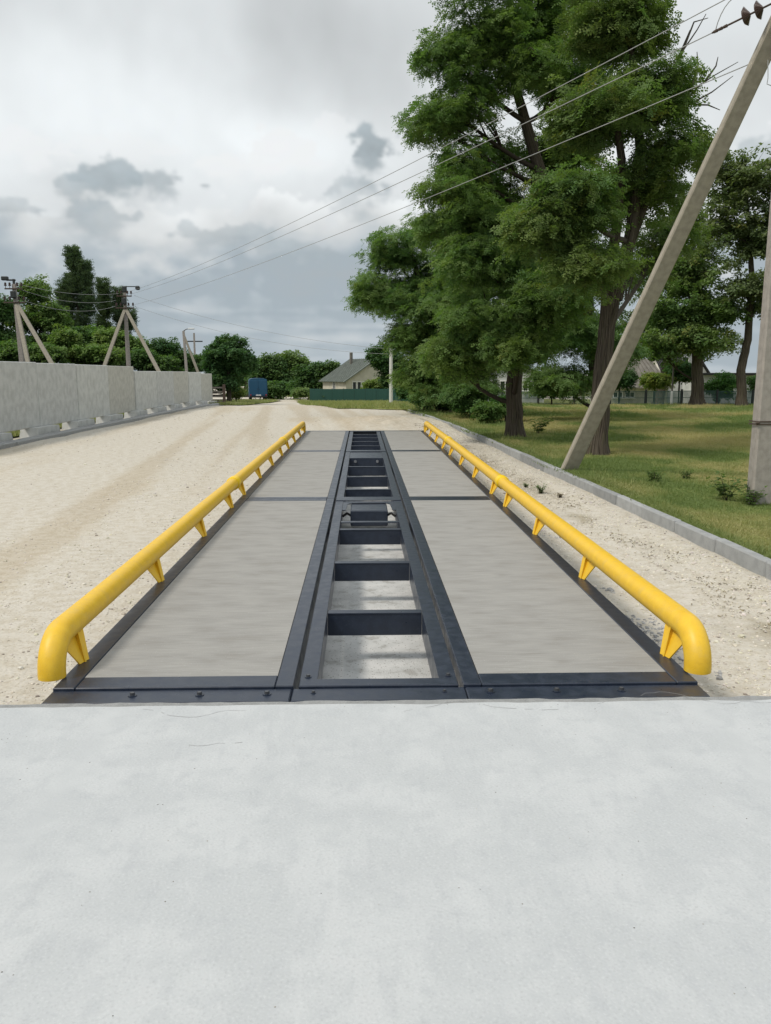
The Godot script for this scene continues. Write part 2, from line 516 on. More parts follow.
	tri_map(steel, steel_t, 0.9)
	steel.roughness_texture = gray_tex(levels(smudge, 0.62, 1.0))
	steel.roughness = 0.42
	mat("bolt_steel", lin(0.10, 0.105, 0.115), 0.45, 0.5)
	mat("zinc", lin(0.32, 0.33, 0.35), 0.42, 0.8)
	var yel_t := layered(512, Color(0.885, 0.715, 0.155), [[smudge, 0.4, 0.85, Color(0.915, 0.755, 0.195), 0.8], [smudge, 0.3, 0.08, Color(0.84, 0.665, 0.13), 0.6], [dust, 0.6, 0.95, Color(0.80, 0.66, 0.36), 0.45], [stain, 0.62, 0.85, Color(0.82, 0.70, 0.42), 0.4], [holes, 0.035, 0.015, Color(0.55, 0.38, 0.12), 0.6]])
	var yel := mat("yellow_paint", white, 0.5, 0.0, 0.5)
	tri_map(yel, yel_t, 1.4)
	yel.roughness_texture = gray_tex(levels(smudge, 0.7, 1.0))
	yel.roughness = 0.55
	mat("collar_yellow", Color(0.96, 0.80, 0.04), 0.45)

	# vegetation
	for a in [["locust_leaf", 0.55, lin(0.85, 0.98, 0.40)], ["broad_leaf", 0.6, lin(0.80, 0.92, 0.42)], ["grass_blade", 0.6, lin(0.55, 0.60, 0.20)]]:
		var m := mat(a[0], white, a[1], 0.0, 0.35)
		m.vertex_color_use_as_albedo = true
		m.backlight_enabled = true
		m.backlight = a[2]
	var bark_h := noise_image(512, fbm(41, 0.035, 4), 1, 6)
	var bark_t := layered(512, Color(0.345, 0.315, 0.28), [[bark_h, 0.5, 0.85, Color(0.46, 0.43, 0.385), 0.8], [bark_h, 0.42, 0.12, Color(0.19, 0.17, 0.148), 0.8], [stain, 0.55, 0.85, Color(0.36, 0.35, 0.27), 0.5]])
	var bark := mat("bark", white, 0.95, 0.0, 0.2)
	bark.albedo_texture = bark_t
	bark.uv1_scale = Vector3(2.0, 0.5, 1.0)
	bark.heightmap_enabled = true
	bark.heightmap_texture = gray_tex(bark_h)
	bark.heightmap_scale = 4.0
	mat("twig", lin(0.055, 0.045, 0.036), 0.95, 0.0, 0.2)
	mat("dry_twig", lin(0.10, 0.088, 0.075), 0.95, 0.0, 0.2)

	# turf
	var g1 := noise_image(512, fbm(51, 0.006, 5))
	var g2 := noise_image(512, fbm(52, 0.05, 4))
	var g3 := noise_image(512, fbm(53, 0.25, 2))
	var turf := mat("turf", white, 0.95, 0.0, 0.2)
	turf.albedo_texture = layered(512, Color(0.48, 0.51, 0.30), [[g1, 0.4, 0.75, Color(0.55, 0.54, 0.33), 0.6], [g1, 0.42, 0.15, Color(0.41, 0.46, 0.25), 0.7], [g2, 0.55, 0.85, Color(0.58, 0.54, 0.33), 0.5], [g2, 0.4, 0.1, Color(0.32, 0.355, 0.175), 0.5], [g3, 0.6, 0.95, Color(0.62, 0.60, 0.38), 0.35], [g3, 0.4, 0.05, Color(0.27, 0.30, 0.15), 0.4]])
	turf.uv1_scale = Vector3(0.12, 0.12, 1.0)
	turf.heightmap_enabled = true
	turf.heightmap_texture = gray_tex(g3)
	turf.heightmap_scale = 1.5

	# far buildings, fences, van
	tri_map(mat("cream_plaster", Color(0.80, 0.78, 0.725), 0.9, 0.0, 0.3), gray_tex(levels(stain, 0.86, 1.0)), 0.2)
	tri_map(mat("white_plaster", Color(0.80, 0.805, 0.80), 0.9, 0.0, 0.3), gray_tex(levels(stain, 0.86, 1.0)), 0.2)
	tri_map(mat("roof_green", Color(0.46, 0.49, 0.465), 0.75, 0.0, 0.3), gray_tex(levels(stain, 0.75, 1.0)), 0.3)
	tri_map(mat("roof_grey", Color(0.52, 0.505, 0.475), 0.85, 0.0, 0.3), gray_tex(levels(stain, 0.75, 1.0)), 0.3)
	tri_map(mat("roof_dark", Color(0.25, 0.25, 0.255), 0.8, 0.0, 0.3), gray_tex(levels(stain, 0.75, 1.0)), 0.3)
	mat("white_frame", Color(0.86, 0.86, 0.85), 0.5)
	mat("window_glass", lin(0.02, 0.025, 0.03), 0.08, 0.0, 0.6)
	mat("fence_green", lin(0.022, 0.085, 0.072), 0.5)
	mat("mesh_green", lin(0.045, 0.105, 0.095), 0.6)
	mat("post_dark", lin(0.025, 0.03, 0.03), 0.6)
	mat("white_paint", Color(0.90, 0.90, 0.90), 0.5)
	mat("grey_pole_paint", Color(0.80, 0.80, 0.785), 0.6)
	mat("van_blue", lin(0.016, 0.085, 0.165), 0.4)
	mat("van_dark", lin(0.015, 0.016, 0.018), 0.6)
	mat("rubber", lin(0.018, 0.018, 0.018), 0.85)
	mat("red_lens", lin(0.35, 0.02, 0.02), 0.3)
	mat("porcelain_brown", lin(0.055, 0.03, 0.022), 0.2)
	mat("rusty_iron", lin(0.075, 0.052, 0.04), 0.85)
	mat("wire_metal", lin(0.34, 0.35, 0.35), 0.7, 0.0)
	mat("lamp_glass", Color(0.85, 0.86, 0.86), 0.2)
	mat("crack_dust", lin(0.30, 0.30, 0.305), 0.95)
	mat("old_wood", lin(0.13, 0.12, 0.105), 0.9)

func crack_noise(seed_v: int, freq: float) -> FastNoiseLite:
	var f := fbm(seed_v, freq, 4)
	f.fractal_type = FastNoiseLite.FRACTAL_RIDGED
	return f

func levels(im: Image, lo: float, hi: float) -> Image:
	var c := im.duplicate() as Image
	var d := c.get_data()
	for i in d.size():
		d[i] = int(255.0 * lerpf(lo, hi, d[i] / 255.0))
	return Image.create_from_data(c.get_width(), c.get_height(), false, Image.FORMAT_L8, d)

# ------------------------------------------------------------------ ground
func stretch_list(fine_lo: float, fine_hi: float, step: float, lo: float, hi: float) -> PackedFloat32Array:
	var out := PackedFloat32Array()
	var a := []
	var s := step
	var p := fine_lo
	while p > lo:
		s *= 1.35
		p -= s
		a.push_front(maxf(p, lo))
	for q in a:
		out.append(q)
	var n := int((fine_hi - fine_lo) / step)
	for i in n + 1:
		out.append(fine_lo + (fine_hi - fine_lo) * i / n)
	s = step
	p = fine_hi
	while p < hi:
		s *= 1.35
		p += s
		out.append(minf(p, hi))
	return out

func make_ground() -> void:
	var xs := stretch_list(-11.0, 5.0, 0.14, -900.0, 900.0)
	var ds := stretch_list(3.0, 46.0, 0.2, -60.0, 1500.0)
	var patch := fbm(61, 0.11, 5)
	var track := fbm(62, 0.05, 3)
	var fine := fbm(63, 0.7, 3)
	var mb := MB.new()
	for d in ds:
		for x in xs:
			var y := ground_height(x, -d)
			# the material itself varies: pale crushed stone, browner soil, grey gravel and wheel-packed lines
			var p := patch.get_noise_2d(x, d * 0.8)
			var tr := track.get_noise_2d(x * 13.0 + d * 1.1, d * 0.35)
			var c := Color(1, 1, 1)
			c = c.lerp(Color(0.86, 0.80, 0.70), smoothstep(0.05, 0.5, p) * 0.7)
			c = c.lerp(Color(1.10, 1.09, 1.07), smoothstep(-0.05, -0.5, p) * 0.7)
			if x < -1.6 or d > 22.0:
				c = c.lerp(Color(1.15, 1.17, 1.20), smoothstep(0.0, 0.3, tr) * 0.9)
				c = c.lerp(Color(0.82, 0.76, 0.67), smoothstep(0.05, 0.35, -tr) * 0.75)
			if x > 1.55 and d < 40.0:
				var gr := fine.get_noise_2d(x * 1.6, d * 0.7)
				c = c.lerp(Color(0.80, 0.80, 0.80), smoothstep(0.0, 0.4, gr) * 0.7)
				var kd := interp(KERB_LINE, d) - x
				c = c.lerp(Color(1.14, 1.13, 1.06), exp(-pow((kd - 0.14) / 0.2, 2.0)) * 0.8)
				c = c.lerp(Color(0.60, 0.56, 0.47), exp(-pow((kd - 0.62 - gr * 0.3) / 0.16, 2.0)) * smoothstep(-0.1, 0.3, gr) * 0.9)
			if d > 23.0 and d < 44.0:
				c = c.lerp(Color(0.84, 0.73, 0.58), exp(-pow((x - 0.4) / 2.0, 2.0) - pow((d - 29.5) / 5.0, 2.0)) * (0.55 + 0.5 * p))
			c = c.lerp(Color(1.0, 0.99, 0.965), 0.15)
			mb.col = c
			mb.vert(Vector3(x, y, -d), Vector3.UP, Vector2(x, d) * 0.28)
	var w := xs.size()
	for j in ds.size() - 1:
		for i in w - 1:
			var a := j * w + i
			mb.tri_i(a, a + 1, a + w + 1)
			mb.tri_i(a, a + w + 1, a + w)
	smooth_normals(mb)
	var g := obj("ground", mb.mesh(null, true), M.sand)
	structure(g, "pale sandy village road of crushed limestone", "ground")

func smooth_normals(mb: MB) -> void:
	var nn := PackedVector3Array()
	nn.resize(mb.v.size())
	for i in range(0, mb.ix.size(), 3):
		var a := mb.ix[i]; var b := mb.ix[i + 1]; var c := mb.ix[i + 2]
		var f := (mb.v[c] - mb.v[a]).cross(mb.v[b] - mb.v[a])
		nn[a] += f; nn[b] += f; nn[c] += f
	for i in nn.size():
		nn[i] = nn[i].normalized()
		if nn[i].y < 0.0:
			nn[i] = -nn[i]
	mb.n = nn

func sheet(ds: PackedFloat32Array, edge: Callable, far_x: float, height: Callable, cols: int) -> MB:
	var mb := MB.new()
	for d in ds:
		var x0: float = edge.call(d)
		for i in cols + 1:
			var t := float(i) / cols
			var x := lerpf(x0, far_x, t * t * 0.85 + t * 0.15)
			mb.vert(Vector3(x, height.call(x, d), -d), Vector3.UP, Vector2(x, d))
	var w := cols + 1
	for j in ds.size() - 1:
		for i in cols:
			var a := j * w + i
			mb.tri_i(a, a + 1, a + w + 1)
			mb.tri_i(a, a + w + 1, a + w)
	smooth_normals(mb)
	return mb

func field_edge(d: float) -> float:
	if d < 38.0:
		return interp(KERB_LINE, d) + 0.10
	return interp(ROAD_RIGHT, d)

func left_edge(d: float) -> float:
	if d < 49.5:
		return -9.75
	return interp(ROAD_LEFT, d)

func make_land() -> void:
	var ds := PackedFloat32Array()
	for i in 121:
		ds.append(-12.0 + i * 0.5)
	for i in 40:
		ds.append(48.6 + i * 3.0)
	ds.append(200.0); ds.append(400.0); ds.append(1200.0)
	var f := part("field", sheet(ds, field_edge, 320.0, field_height, 70), M.turf, self)
	structure(f, "mown grass field behind the kerb, yellowed in patches", "field")
	var l := part("grass_verge", sheet(ds, left_edge, -320.0, func(x, d): return ground_height(x, -d) + 0.02, 50), M.turf, self)
	structure(l, "grassy land beyond the concrete wall and beside the van", "land")

func make_kerb() -> void:
	var k := Node3D.new()
	k.name = "kerb"
	add_child(k)
	structure(k, "low kerb of grey concrete blocks between sand and grass", "kerb")
	var variants := []
	for i in 3:
		var mb := MB.new()
		mb.box(Vector3(0, -0.065, 0), Vector3(0.10, 0.45, 0.984 - 0.004 * i), 0.014)
		variants.append(mb.mesh())
	var d := -1.0
	var i := 0
	rng.seed = 71
	while d < 37.5:
		var a := Vector3(interp(KERB_LINE, d), 0, -d)
		var b := Vector3(interp(KERB_LINE, d + 1.0), 0, -(d + 1.0))
		var o := obj("kerb_block", variants[i % 3], [M.kerb_concrete, M.kerb_concrete_pale, M.kerb_concrete, M.kerb_concrete_dark][rng.randi() % 4], k)
		o.position = (a + b) * 0.5 + Vector3(0.05 + rng.randf_range(-0.006, 0.006), rng.randf_range(-0.008, 0.008), 0)
		o.rotation = Vector3(rng.randf_range(-0.006, 0.006), atan2(a.x - b.x, a.z - b.z), rng.randf_range(-0.012, 0.012))
		d += 1.0
		i += 1

func make_apron() -> void:
	var a := Node3D.new()
	a.name = "apron"
	add_child(a)
	structure(a, "smooth pale concrete ramp in front of the weighbridge", "pavement")
	# surface with an uneven far edge
	var edge := fbm(81, 2.2, 4)
	var mb := MB.new()
	var n := 220
	var rows := [3.436, 3.2, 2.4, 1.4, 0.4, -1.0, -3.0, -6.0]
	for r in rows.size():
		for i in n + 1:
			var x := -6.0 + 12.0 * i / n
			var d: float = rows[r]
			if r == 0:
				d += minf(edge.get_noise_1d(x) * 0.02, 0.004)
			mb.vert(Vector3(x, DECK + 0.004, -d), Vector3.UP, Vector2(x, d) * 0.4)
	for r in rows.size() - 1:
		for i in n:
			var p := r * (n + 1) + i
			mb.tri_i(p, p + n + 1, p + n + 2)
			mb.tri_i(p, p + n + 2, p + 1)
	part("surface", mb, M.apron_concrete, a)
	# rough arris and face of the slab below the skim
	var eb := MB.new()
	for i in n:
		var x0 := -6.0 + 12.0 * i / n
		var x1 := -6.0 + 12.0 * (i + 1) / n
		var d0 := 3.494 + edge.get_noise_1d(x0 * 2.0 + 30.0) * 0.008
		var d1 := 3.494 + edge.get_noise_1d(x1 * 2.0 + 30.0) * 0.008
		var y0 := DECK - 0.004 + edge.get_noise_1d(x0 * 3.0 + 60.0) * 0.006
		var y1 := DECK - 0.004 + edge.get_noise_1d(x1 * 3.0 + 60.0) * 0.006
		eb.quad(Vector3(x0, DECK - 0.002, -3.38), Vector3(x1, DECK - 0.002, -3.38), Vector3(x1, y1, -d1), Vector3(x0, y0, -d0))
		eb.quad(Vector3(x0, y0, -d0), Vector3(x1, y1, -d1), Vector3(x1, -0.3, -d1 - 0.01), Vector3(x0, -0.3, -d0 - 0.01))
	part("slab_edge", eb, M.edge_concrete, a)
	# hairline cracks near the far edge and a few short ones
	var ck := MB.new()
	var cr := RandomNumberGenerator.new()
	cr.seed = 83
	for e in [[-1.05, 3.40, 0.5, 0.0], [0.1, 3.35, 0.7, 0.02], [0.95, 3.41, 0.9, -0.02], [-0.75, 3.05, 0.2, 0.05], [-2.2, 3.38, 0.6, 0.0], [2.1, 3.39, 0.8, 0.0]]:
		var p := Vector2(e[0], e[1])
		var an: float = e[3]
		var run := 0.0
		while run < float(e[2]):
			var st := cr.randf_range(0.02, 0.05)
			an = lerpf(an, e[3], 0.3) + cr.randf_range(-0.5, 0.5)
			var q := p + Vector2(cos(an), sin(an)) * st
			var wd := cr.randf_range(0.0006, 0.0016)
			if cr.randf() < 0.8:
				ck.quad(Vector3(p.x, DECK + 0.0048, -p.y + wd), Vector3(q.x, DECK + 0.0048, -q.y + wd), Vector3(q.x, DECK + 0.0048, -q.y - wd), Vector3(p.x, DECK + 0.0048, -p.y - wd))
			p = q
			run += st
	part("hairline_cracks", ck, M.crack_dust, a)
	var body := MB.new()
	body.box(Vector3(0, 0.02, 1.36), Vector3(12.0, 0.64, 9.5))
	part("slab", body, M.edge_concrete, a)

# ------------------------------------------------------------------ weighbridge
const JOINTS := [3.67, 9.5, 15.5, 21.0]

func bar(parent: Node, called: String, m: Material, x0: float, x1: float, y0: float, y1: float, d0: float, d1: float, ch := 0.004) -> MeshInstance3D:
	var mb := MB.new()
	mb.box(Vector3.ZERO, Vector3(x1 - x0, y1 - y0, d1 - d0), ch)
	var o := part(called, mb, m, parent)
	o.position = Vector3((x0 + x1) * 0.5, (y0 + y1) * 0.5, -(d0 + d1) * 0.5)
	return o

func bolt(parent: Node, at: Vector3, s := 1.0) -> void:
	var w := MB.new()
	w.tube([Vector3(0, 0, 0), Vector3(0, 0.004 * s, 0)], [0.024 * s, 0.024 * s], 14)
	var h := MB.new()
	h.tube([Vector3(0, 0.004 * s, 0), Vector3(0, 0.016 * s, 0), Vector3(0, 0.018 * s, 0)], [0.0145 * s, 0.0145 * s, 0.012 * s], 6)
	var o := part("bolt", w, M.anthracite_paint, parent)
	o.position = at
	part("bolt_head", h, M.bolt_steel, o)

func make_weighbridge() -> void:
	var fs := Node3D.new()
	fs.name = "foundation_floor"
	add_child(fs)
	structure(fs, "pale concrete floor slab under the weighbridge, seen between its beams", "floor")
	var fl := MB.new()
	fl.box(Vector3(0, -0.08, -12.35), Vector3(3.04, 0.2, 17.7), 0.01)
	part("slab", fl, M.floor_concrete, fs)

	var w := thing("weighbridge", "long dark grey steel weighbridge with six pale concrete deck panels", "weighbridge", Vector3.ZERO)
	var top := DECK
	var st: Material = M.anthracite_paint
	for m in 3:
		var d0: float = JOINTS[m] + (0.0 if m == 0 else 0.006)
		var d1: float = JOINTS[m + 1] - (0.006 if m < 2 else 0.0)
		for s: float in [-1.0, 1.0]:
			var xa := minf(s * 1.40, s * 1.50); var xb := maxf(s * 1.40, s * 1.50)
			bar(w, "side_beam", st, xa, xb, top - 0.2, top, d0, d1)
			xa = minf(s * 0.395, s * 0.48); xb = maxf(s * 0.395, s * 0.48)
			bar(w, "inner_beam", st, xa, xb, top - 0.22, top, d0, d1)
			xa = minf(s * 0.482, s * 1.398); xb = maxf(s * 0.482, s * 1.398)
			bar(w, "end_bar", st, xa, xb, top - 0.18, top - 0.001, d0, d0 + 0.14)
			bar(w, "end_bar", st, xa, xb, top - 0.18, top - 0.001, d1 - 0.14, d1)
			bar(w, "tray_bottom", st, xa, xb, top - 0.14, top - 0.12, d0 + 0.14, d1 - 0.14, 0.0)
			# concrete panel, cast in the tray, its surface a little uneven and 3 mm low
			var pm := MB.new()
			var off := Vector2(rng.randf() * 3.0, rng.randf() * 3.0)
			for j in 2:
				for i in 2:
					var x := xa if i == 0 else xb
					var d := d0 + 0.14 if j == 0 else d1 - 0.14
					pm.vert(Vector3(x, 0, -d), Vector3.UP, Vector2(x * 0.55, d * 0.55) + off)
			pm.tri_i(0, 1, 3); pm.tri_i(0, 3, 2)
			pm.quad(Vector3(xa, -0.1, -d0 - 0.14), Vector3(xb, -0.1, -d0 - 0.14), Vector3(xb, 0, -d0 - 0.14), Vector3(xa, 0, -d0 - 0.14))
			var po := part("deck_panel", pm, M.deck_concrete, w)
			po.position.y = top - 0.003
		# service gap between the wheel tracks: a ladder of beams
		for s: float in [-1.0, 1.0]:
			bar(w, "ladder_rail", st, minf(s * 0.288, s * 0.372), maxf(s * 0.288, s * 0.372), top - 0.014, top - 0.004, d0, d1, 0.002)
			bar(w, "ladder_web", st, minf(s * 0.289, s * 0.299), maxf(s * 0.289, s * 0.299), top - 0.155, top - 0.015, d0, d1, 0.0)
			bar(w, "main_girder", st, minf(s * 0.36, s * 0.55), maxf(s * 0.36, s * 0.55), 0.06, top - 0.225, d0 + 0.02, d1 - 0.02, 0.0)
		var beams: Array = [[4.89, 6.24, 7.62], [10.33, 11.62, 12.92], [16.7, 17.75, 18.8, 19.85]][m]
		for b: float in beams:
			bar(w, "cross_beam", st, -0.287, 0.287, top - 0.155, top - 0.022, b, b + 0.012, 0.0)
			bar(w, "beam_flange", st, -0.287, 0.287, top - 0.021, top - 0.012, b - 0.004, b + 0.065, 0.002)
	# plates across the joints of the ladder
	for j in [9.5, 15.5]:
		bar(w, "joint_plate", st, -0.372, 0.372, top - 0.003, top + 0.004, j - 0.16, j + 0.10, 0.002)
	bar(w, "joint_plate", st, -0.372, 0.372, top - 0.003, top + 0.004, 20.75, 21.0, 0.002)
	# junction box with its chamfered cover in the first module
	var cov := MB.new()
	cov.slab(PackedVector2Array([Vector2(-0.287, 0.0), Vector2(-0.287, -0.62), Vector2(-0.25, -0.62), Vector2(-0.235, -0.20), Vector2(-0.19, -0.13), Vector2(0.19, -0.13), Vector2(0.235, -0.20), Vector2(0.25, -0.62), Vector2(0.287, -0.62), Vector2(0.287, 0.0)]), Vector3(0, top - 0.012, -9.34), Vector3.RIGHT, Vector3.FORWARD, 0.008)
	part("junction_cover", cov, st, w)
	var jb := MB.new()
	jb.box(Vector3(0, top - 0.105, -9.0), Vector3(0.40, 0.17, 0.5), 0.01)
	part("junction_box", jb, st, w)
	bar(w, "box_bracket", st, -0.287, 0.287, top - 0.03, top - 0.02, 8.05, 8.13, 0.002)
	for s: float in [-1.0, 1.0]:
		var hose := MB.new()
		hose.tube([Vector3(s * 0.19, top - 0.10, -8.9), Vector3(s * 0.24, top - 0.07, -8.88), Vector3(s * 0.285, top - 0.10, -8.86)], [0.014, 0.014, 0.014], 8)
		part("cable_gland", hose, M.rubber, w)
	# deep bolted beam in the second module
	var db := bar(w, "deep_beam", st, -0.287, 0.287, top - 0.16, top - 0.02, 14.25, 14.3, 0.003)
	bar(w, "cover_plate", st, -0.287, 0.287, top - 0.019, top - 0.011, 14.25, 15.34, 0.002)
	for s: float in [-1.0, 1.0]:
		var bh := MB.new()
		bh.tube([Vector3(0, 0, 0.02), Vector3(0, 0, 0.045)], [0.026, 0.022], 10)
		var bo := part("bolt_head", bh, M.zinc, db)
		bo.position = Vector3(s * 0.19, 0.02, 0.005)
	# front row: bolted closing plates, three butted end to end
	for e in [[-1.5, -0.402], [-0.398, 0.398], [0.402, 1.5]]:
		bar(w, "closing_plate", st, e[0], e[1], top - 0.16, top - 0.012, 3.515, 3.666, 0.006)
	bar(w, "closing_plate", st, -1.5, 1.5, top - 0.16, top - 0.004, 21.004, 21.1, 0.006)
	bar(w, "ladder_end", st, -0.372, 0.372, top - 0.1, top - 0.002, 3.672, 3.76, 0.004)
	for x in [-1.117, -0.815, -0.51, 0.51, 0.815, 1.115]:
		bolt(w, Vector3(x, top - 0.012, -3.60), 0.85)
	for x in [-0.30, 0.30]:
		bolt(w, Vector3(x, top - 0.012, -3.61), 0.55)
	for x in [-0.335, 0.335]:
		bolt(w, Vector3(x, top - 0.004, -3.79), 0.7)
	# mitred flat covers where side beam and front meet
	for m in 3:
		for s: float in [-1.0, 1.0]:
			for q in [JOINTS[m] + 0.5, JOINTS[m + 1] - 0.5]:
				bar(w, "bearing_foot", st, minf(s * 1.38, s * 1.48), maxf(s * 1.38, s * 1.48), 0.02, top - 0.2, q - 0.12, q + 0.12, 0.006)
				bar(w, "bearing_foot", st, minf(s * 0.61, s * 0.72), maxf(s * 0.61, s * 0.72), 0.02, top - 0.14, q - 0.12, q + 0.12, 0.006)

func make_rails() -> void:
	var spots := [[4.02, 5.65, 7.27, 8.85], [9.82, 11.42, 13.03, 14.6], [15.95, 17.5, 19.05, 20.45]]
	var which := ["with the front elbow", "between the two joint collars", "with the far elbow"]
	var R := 0.0635
	var Y := DECK + 0.185
	for s: float in [-1.0, 1.0]:
		for m in 3:
			var side := "beside the open road and wall" if s < 0 else "beside the kerb and grass"
			var g := thing("guardrail", "yellow tubular guardrail section %s, %s" % [which[m], side], "guardrail", Vector3(s * 1.548, DECK, -JOINTS[m]), "yellow guardrails along the weighbridge")
			var a: float = JOINTS[m] + 0.02
			var b: float = JOINTS[m + 1] - 0.005
			var pts := []
			var er := 0.16
			if m == 0:
				a = 3.80
				pts.append(Vector3(0, DECK + 0.006, -a))
				for i in 9:
					var an := PI * 0.5 * i / 8.0
					pts.append(Vector3(0, Y - er + sin(an) * er, -(a + er - cos(an) * er)))
			else:
				pts.append(Vector3(0, Y, -a))
			var i0: float = -(pts[-1] as Vector3).z
			var last := b - er if m == 2 else b
			for i in range(1, 9):
				pts.append(Vector3(0, Y + rng.randf_range(-0.0012, 0.0012), -lerpf(i0, last, i / 8.0)))
			if m == 2:
				for i in range(1, 9):
					var an := PI * 0.5 * i / 8.0
					pts.append(Vector3(0, Y - er + cos(an) * er, -(last + sin(an) * er)))
				pts.append(Vector3(0, DECK + 0.006, -b))
			var rad := []
			for i in pts.size():
				pts[i] = pts[i] - Vector3(0, DECK, -JOINTS[m])
				rad.append(R)
			var mb := MB.new()
			mb.tube(pts, rad, 28)
			part("tube", mb, M.yellow_paint, g)
			if m > 0:
				var cm := MB.new()
				var zc := -0.0
				cm.tube([Vector3(0, Y - DECK, zc + 0.075), Vector3(0, Y - DECK, zc + 0.07), Vector3(0, Y - DECK, zc - 0.07), Vector3(0, Y - DECK, zc - 0.075)], [R + 0.001, R + 0.013, R + 0.013, R + 0.001], 28)
				part("collar", cm, M.collar_yellow, g)
			for q: float in spots[m]:
				# folded gusset: a plate along the rail with a curved edge and a stiffener across it
				var ga := MB.new()
				var poly := PackedVector2Array([Vector2(-0.035, 0.0), Vector2(0.045, 0.0), Vector2(0.12, 0.165), Vector2(-0.15, 0.165)])
				for i in range(1, 6):
					var u := i / 6.0
					poly.append(Vector2(lerpf(-0.15, -0.035, pow(u, 0.55)), lerpf(0.165, 0.0, u)))
				ga.slab(poly, Vector3(s * -0.075, 0.0, 0.0), Vector3(s * 0.25, 0.0, 0.97).normalized() * -1.0, (Vector3.UP + Vector3(s * 0.42, 0, 0)), 0.008)
				var po := part("bracket", ga, M.yellow_paint, g)
				po.position = Vector3(0, 0, -(q - JOINTS[m]))
				var gb := MB.new()
				gb.slab(PackedVector2Array([Vector2(-0.02, 0.0), Vector2(0.02, 0.0), Vector2(0.05, 0.06), Vector2(0.115, 0.16), Vector2(0.02, 0.16)]), Vector3(s * -0.068, 0.0, -0.012), Vector3(s, 0, -0.5).normalized(), Vector3.UP, 0.008)
				part("stiffener", gb, M.yellow_paint, po)

# ------------------------------------------------------------------ trees
# a drooping twig with feathered leaves, along +x
func locust_spray(seed_v: int) -> ArrayMesh:
	var r := RandomNumberGenerator.new()
	r.seed = seed_v
	var mb := MB.new()
	var leaves := 8
	for i in leaves:
		var t := (i + 0.4) / leaves
		var p := Vector3(t * 0.34, r.randf_range(-0.03, 0.05) - 0.06 * t * t, r.randf_range(-0.04, 0.04))
		var side := -1.0 if i % 2 == 0 else 1.0
		var yaw := side * r.randf_range(0.4, 1.5) * (1.0 - 0.4 * t)
		var dir := Vector3(cos(yaw), r.randf_range(-0.35, 0.35), sin(yaw)).normalized()
		var length := r.randf_range(0.13, 0.21)
		var sidev := dir.cross(Vector3.UP).normalized().rotated(dir, r.randf_range(-0.6, 0.6))
		var pairs := 4
		for k in pairs:
			var u := (k + 0.7) / pairs
			var q := p + dir * length * u + Vector3(0, -0.05 * u * u, 0)
			for sg: float in [-1.0, 1.0]:
				var ld := (sidev * sg + dir * r.randf_range(-0.2, 0.8) + Vector3(r.randf_range(-0.3, 0.3), r.randf_range(-0.6, 0.35), r.randf_range(-0.3, 0.3))).normalized()
				var ln := r.randf_range(0.05, 0.078) * (1.0 - 0.3 * absf(u - 0.5))
				var lw := ld.cross(dir).cross(ld).normalized() * ln * 0.31
				var nn := lw.cross(ld).normalized()
				if nn.y < 0.0:   # the upper side is the front
					nn = -nn
					lw = -lw
				var a := mb.vert(q, nn)
				mb.vert(q + ld * ln * 0.5 + lw, nn); mb.vert(q + ld * ln, nn); mb.vert(q + ld * ln * 0.5 - lw, nn)
				mb.tri_i(a, a + 1, a + 2); mb.tri_i(a, a + 2, a + 3)
	return mb.mesh()

# a twig with plain oval leaves, along +x
func broad_spray(seed_v: int, leaves: int, leaf: float, upright := 0.0) -> ArrayMesh:
	var r := RandomNumberGenerator.new()
	r.seed = seed_v
	var mb := MB.new()
	for i in leaves:
		var t := (i + 0.5) / leaves
		var p := Vector3(t * 0.36, -0.06 * t * t, 0) + Vector3(r.randf_range(-0.07, 0.07), r.randf_range(-0.09, 0.09), r.randf_range(-0.14, 0.14))
		var ld := Vector3(r.randf_range(-0.2, 1.0), r.randf_range(-0.8, 0.3 + upright), r.randf_range(-1.0, 1.0)).normalized()
		var ln := leaf * r.randf_range(0.7, 1.2)
		var sd := ld.cross(Vector3(r.randf_range(-0.4, 0.4), 1, r.randf_range(-0.4, 0.4))).normalized() * ln * 0.33
		var nn := sd.cross(ld).normalized()
		if nn.y < 0.0:
			nn = -nn
			sd = -sd
		var a := mb.vert(p, nn)
		mb.vert(p + ld * ln * 0.5 + sd, nn); mb.vert(p + ld * ln, nn); mb.vert(p + ld * ln * 0.5 - sd, nn)
		mb.tri_i(a, a + 1, a + 2); mb.tri_i(a, a + 2, a + 3)
	return mb.mesh()

var locust_meshes := []
var broad_meshes := []
var poplar_meshes := []

func curve_pts(a: Vector3, b: Vector3, bend: Vector3, n: int) -> Array:
	var out := []
	for i in n + 1:
		var t := float(i) / n
		out.append(a.lerp(b, t) + bend * (4.0 * t * (1.0 - t)))
	return out

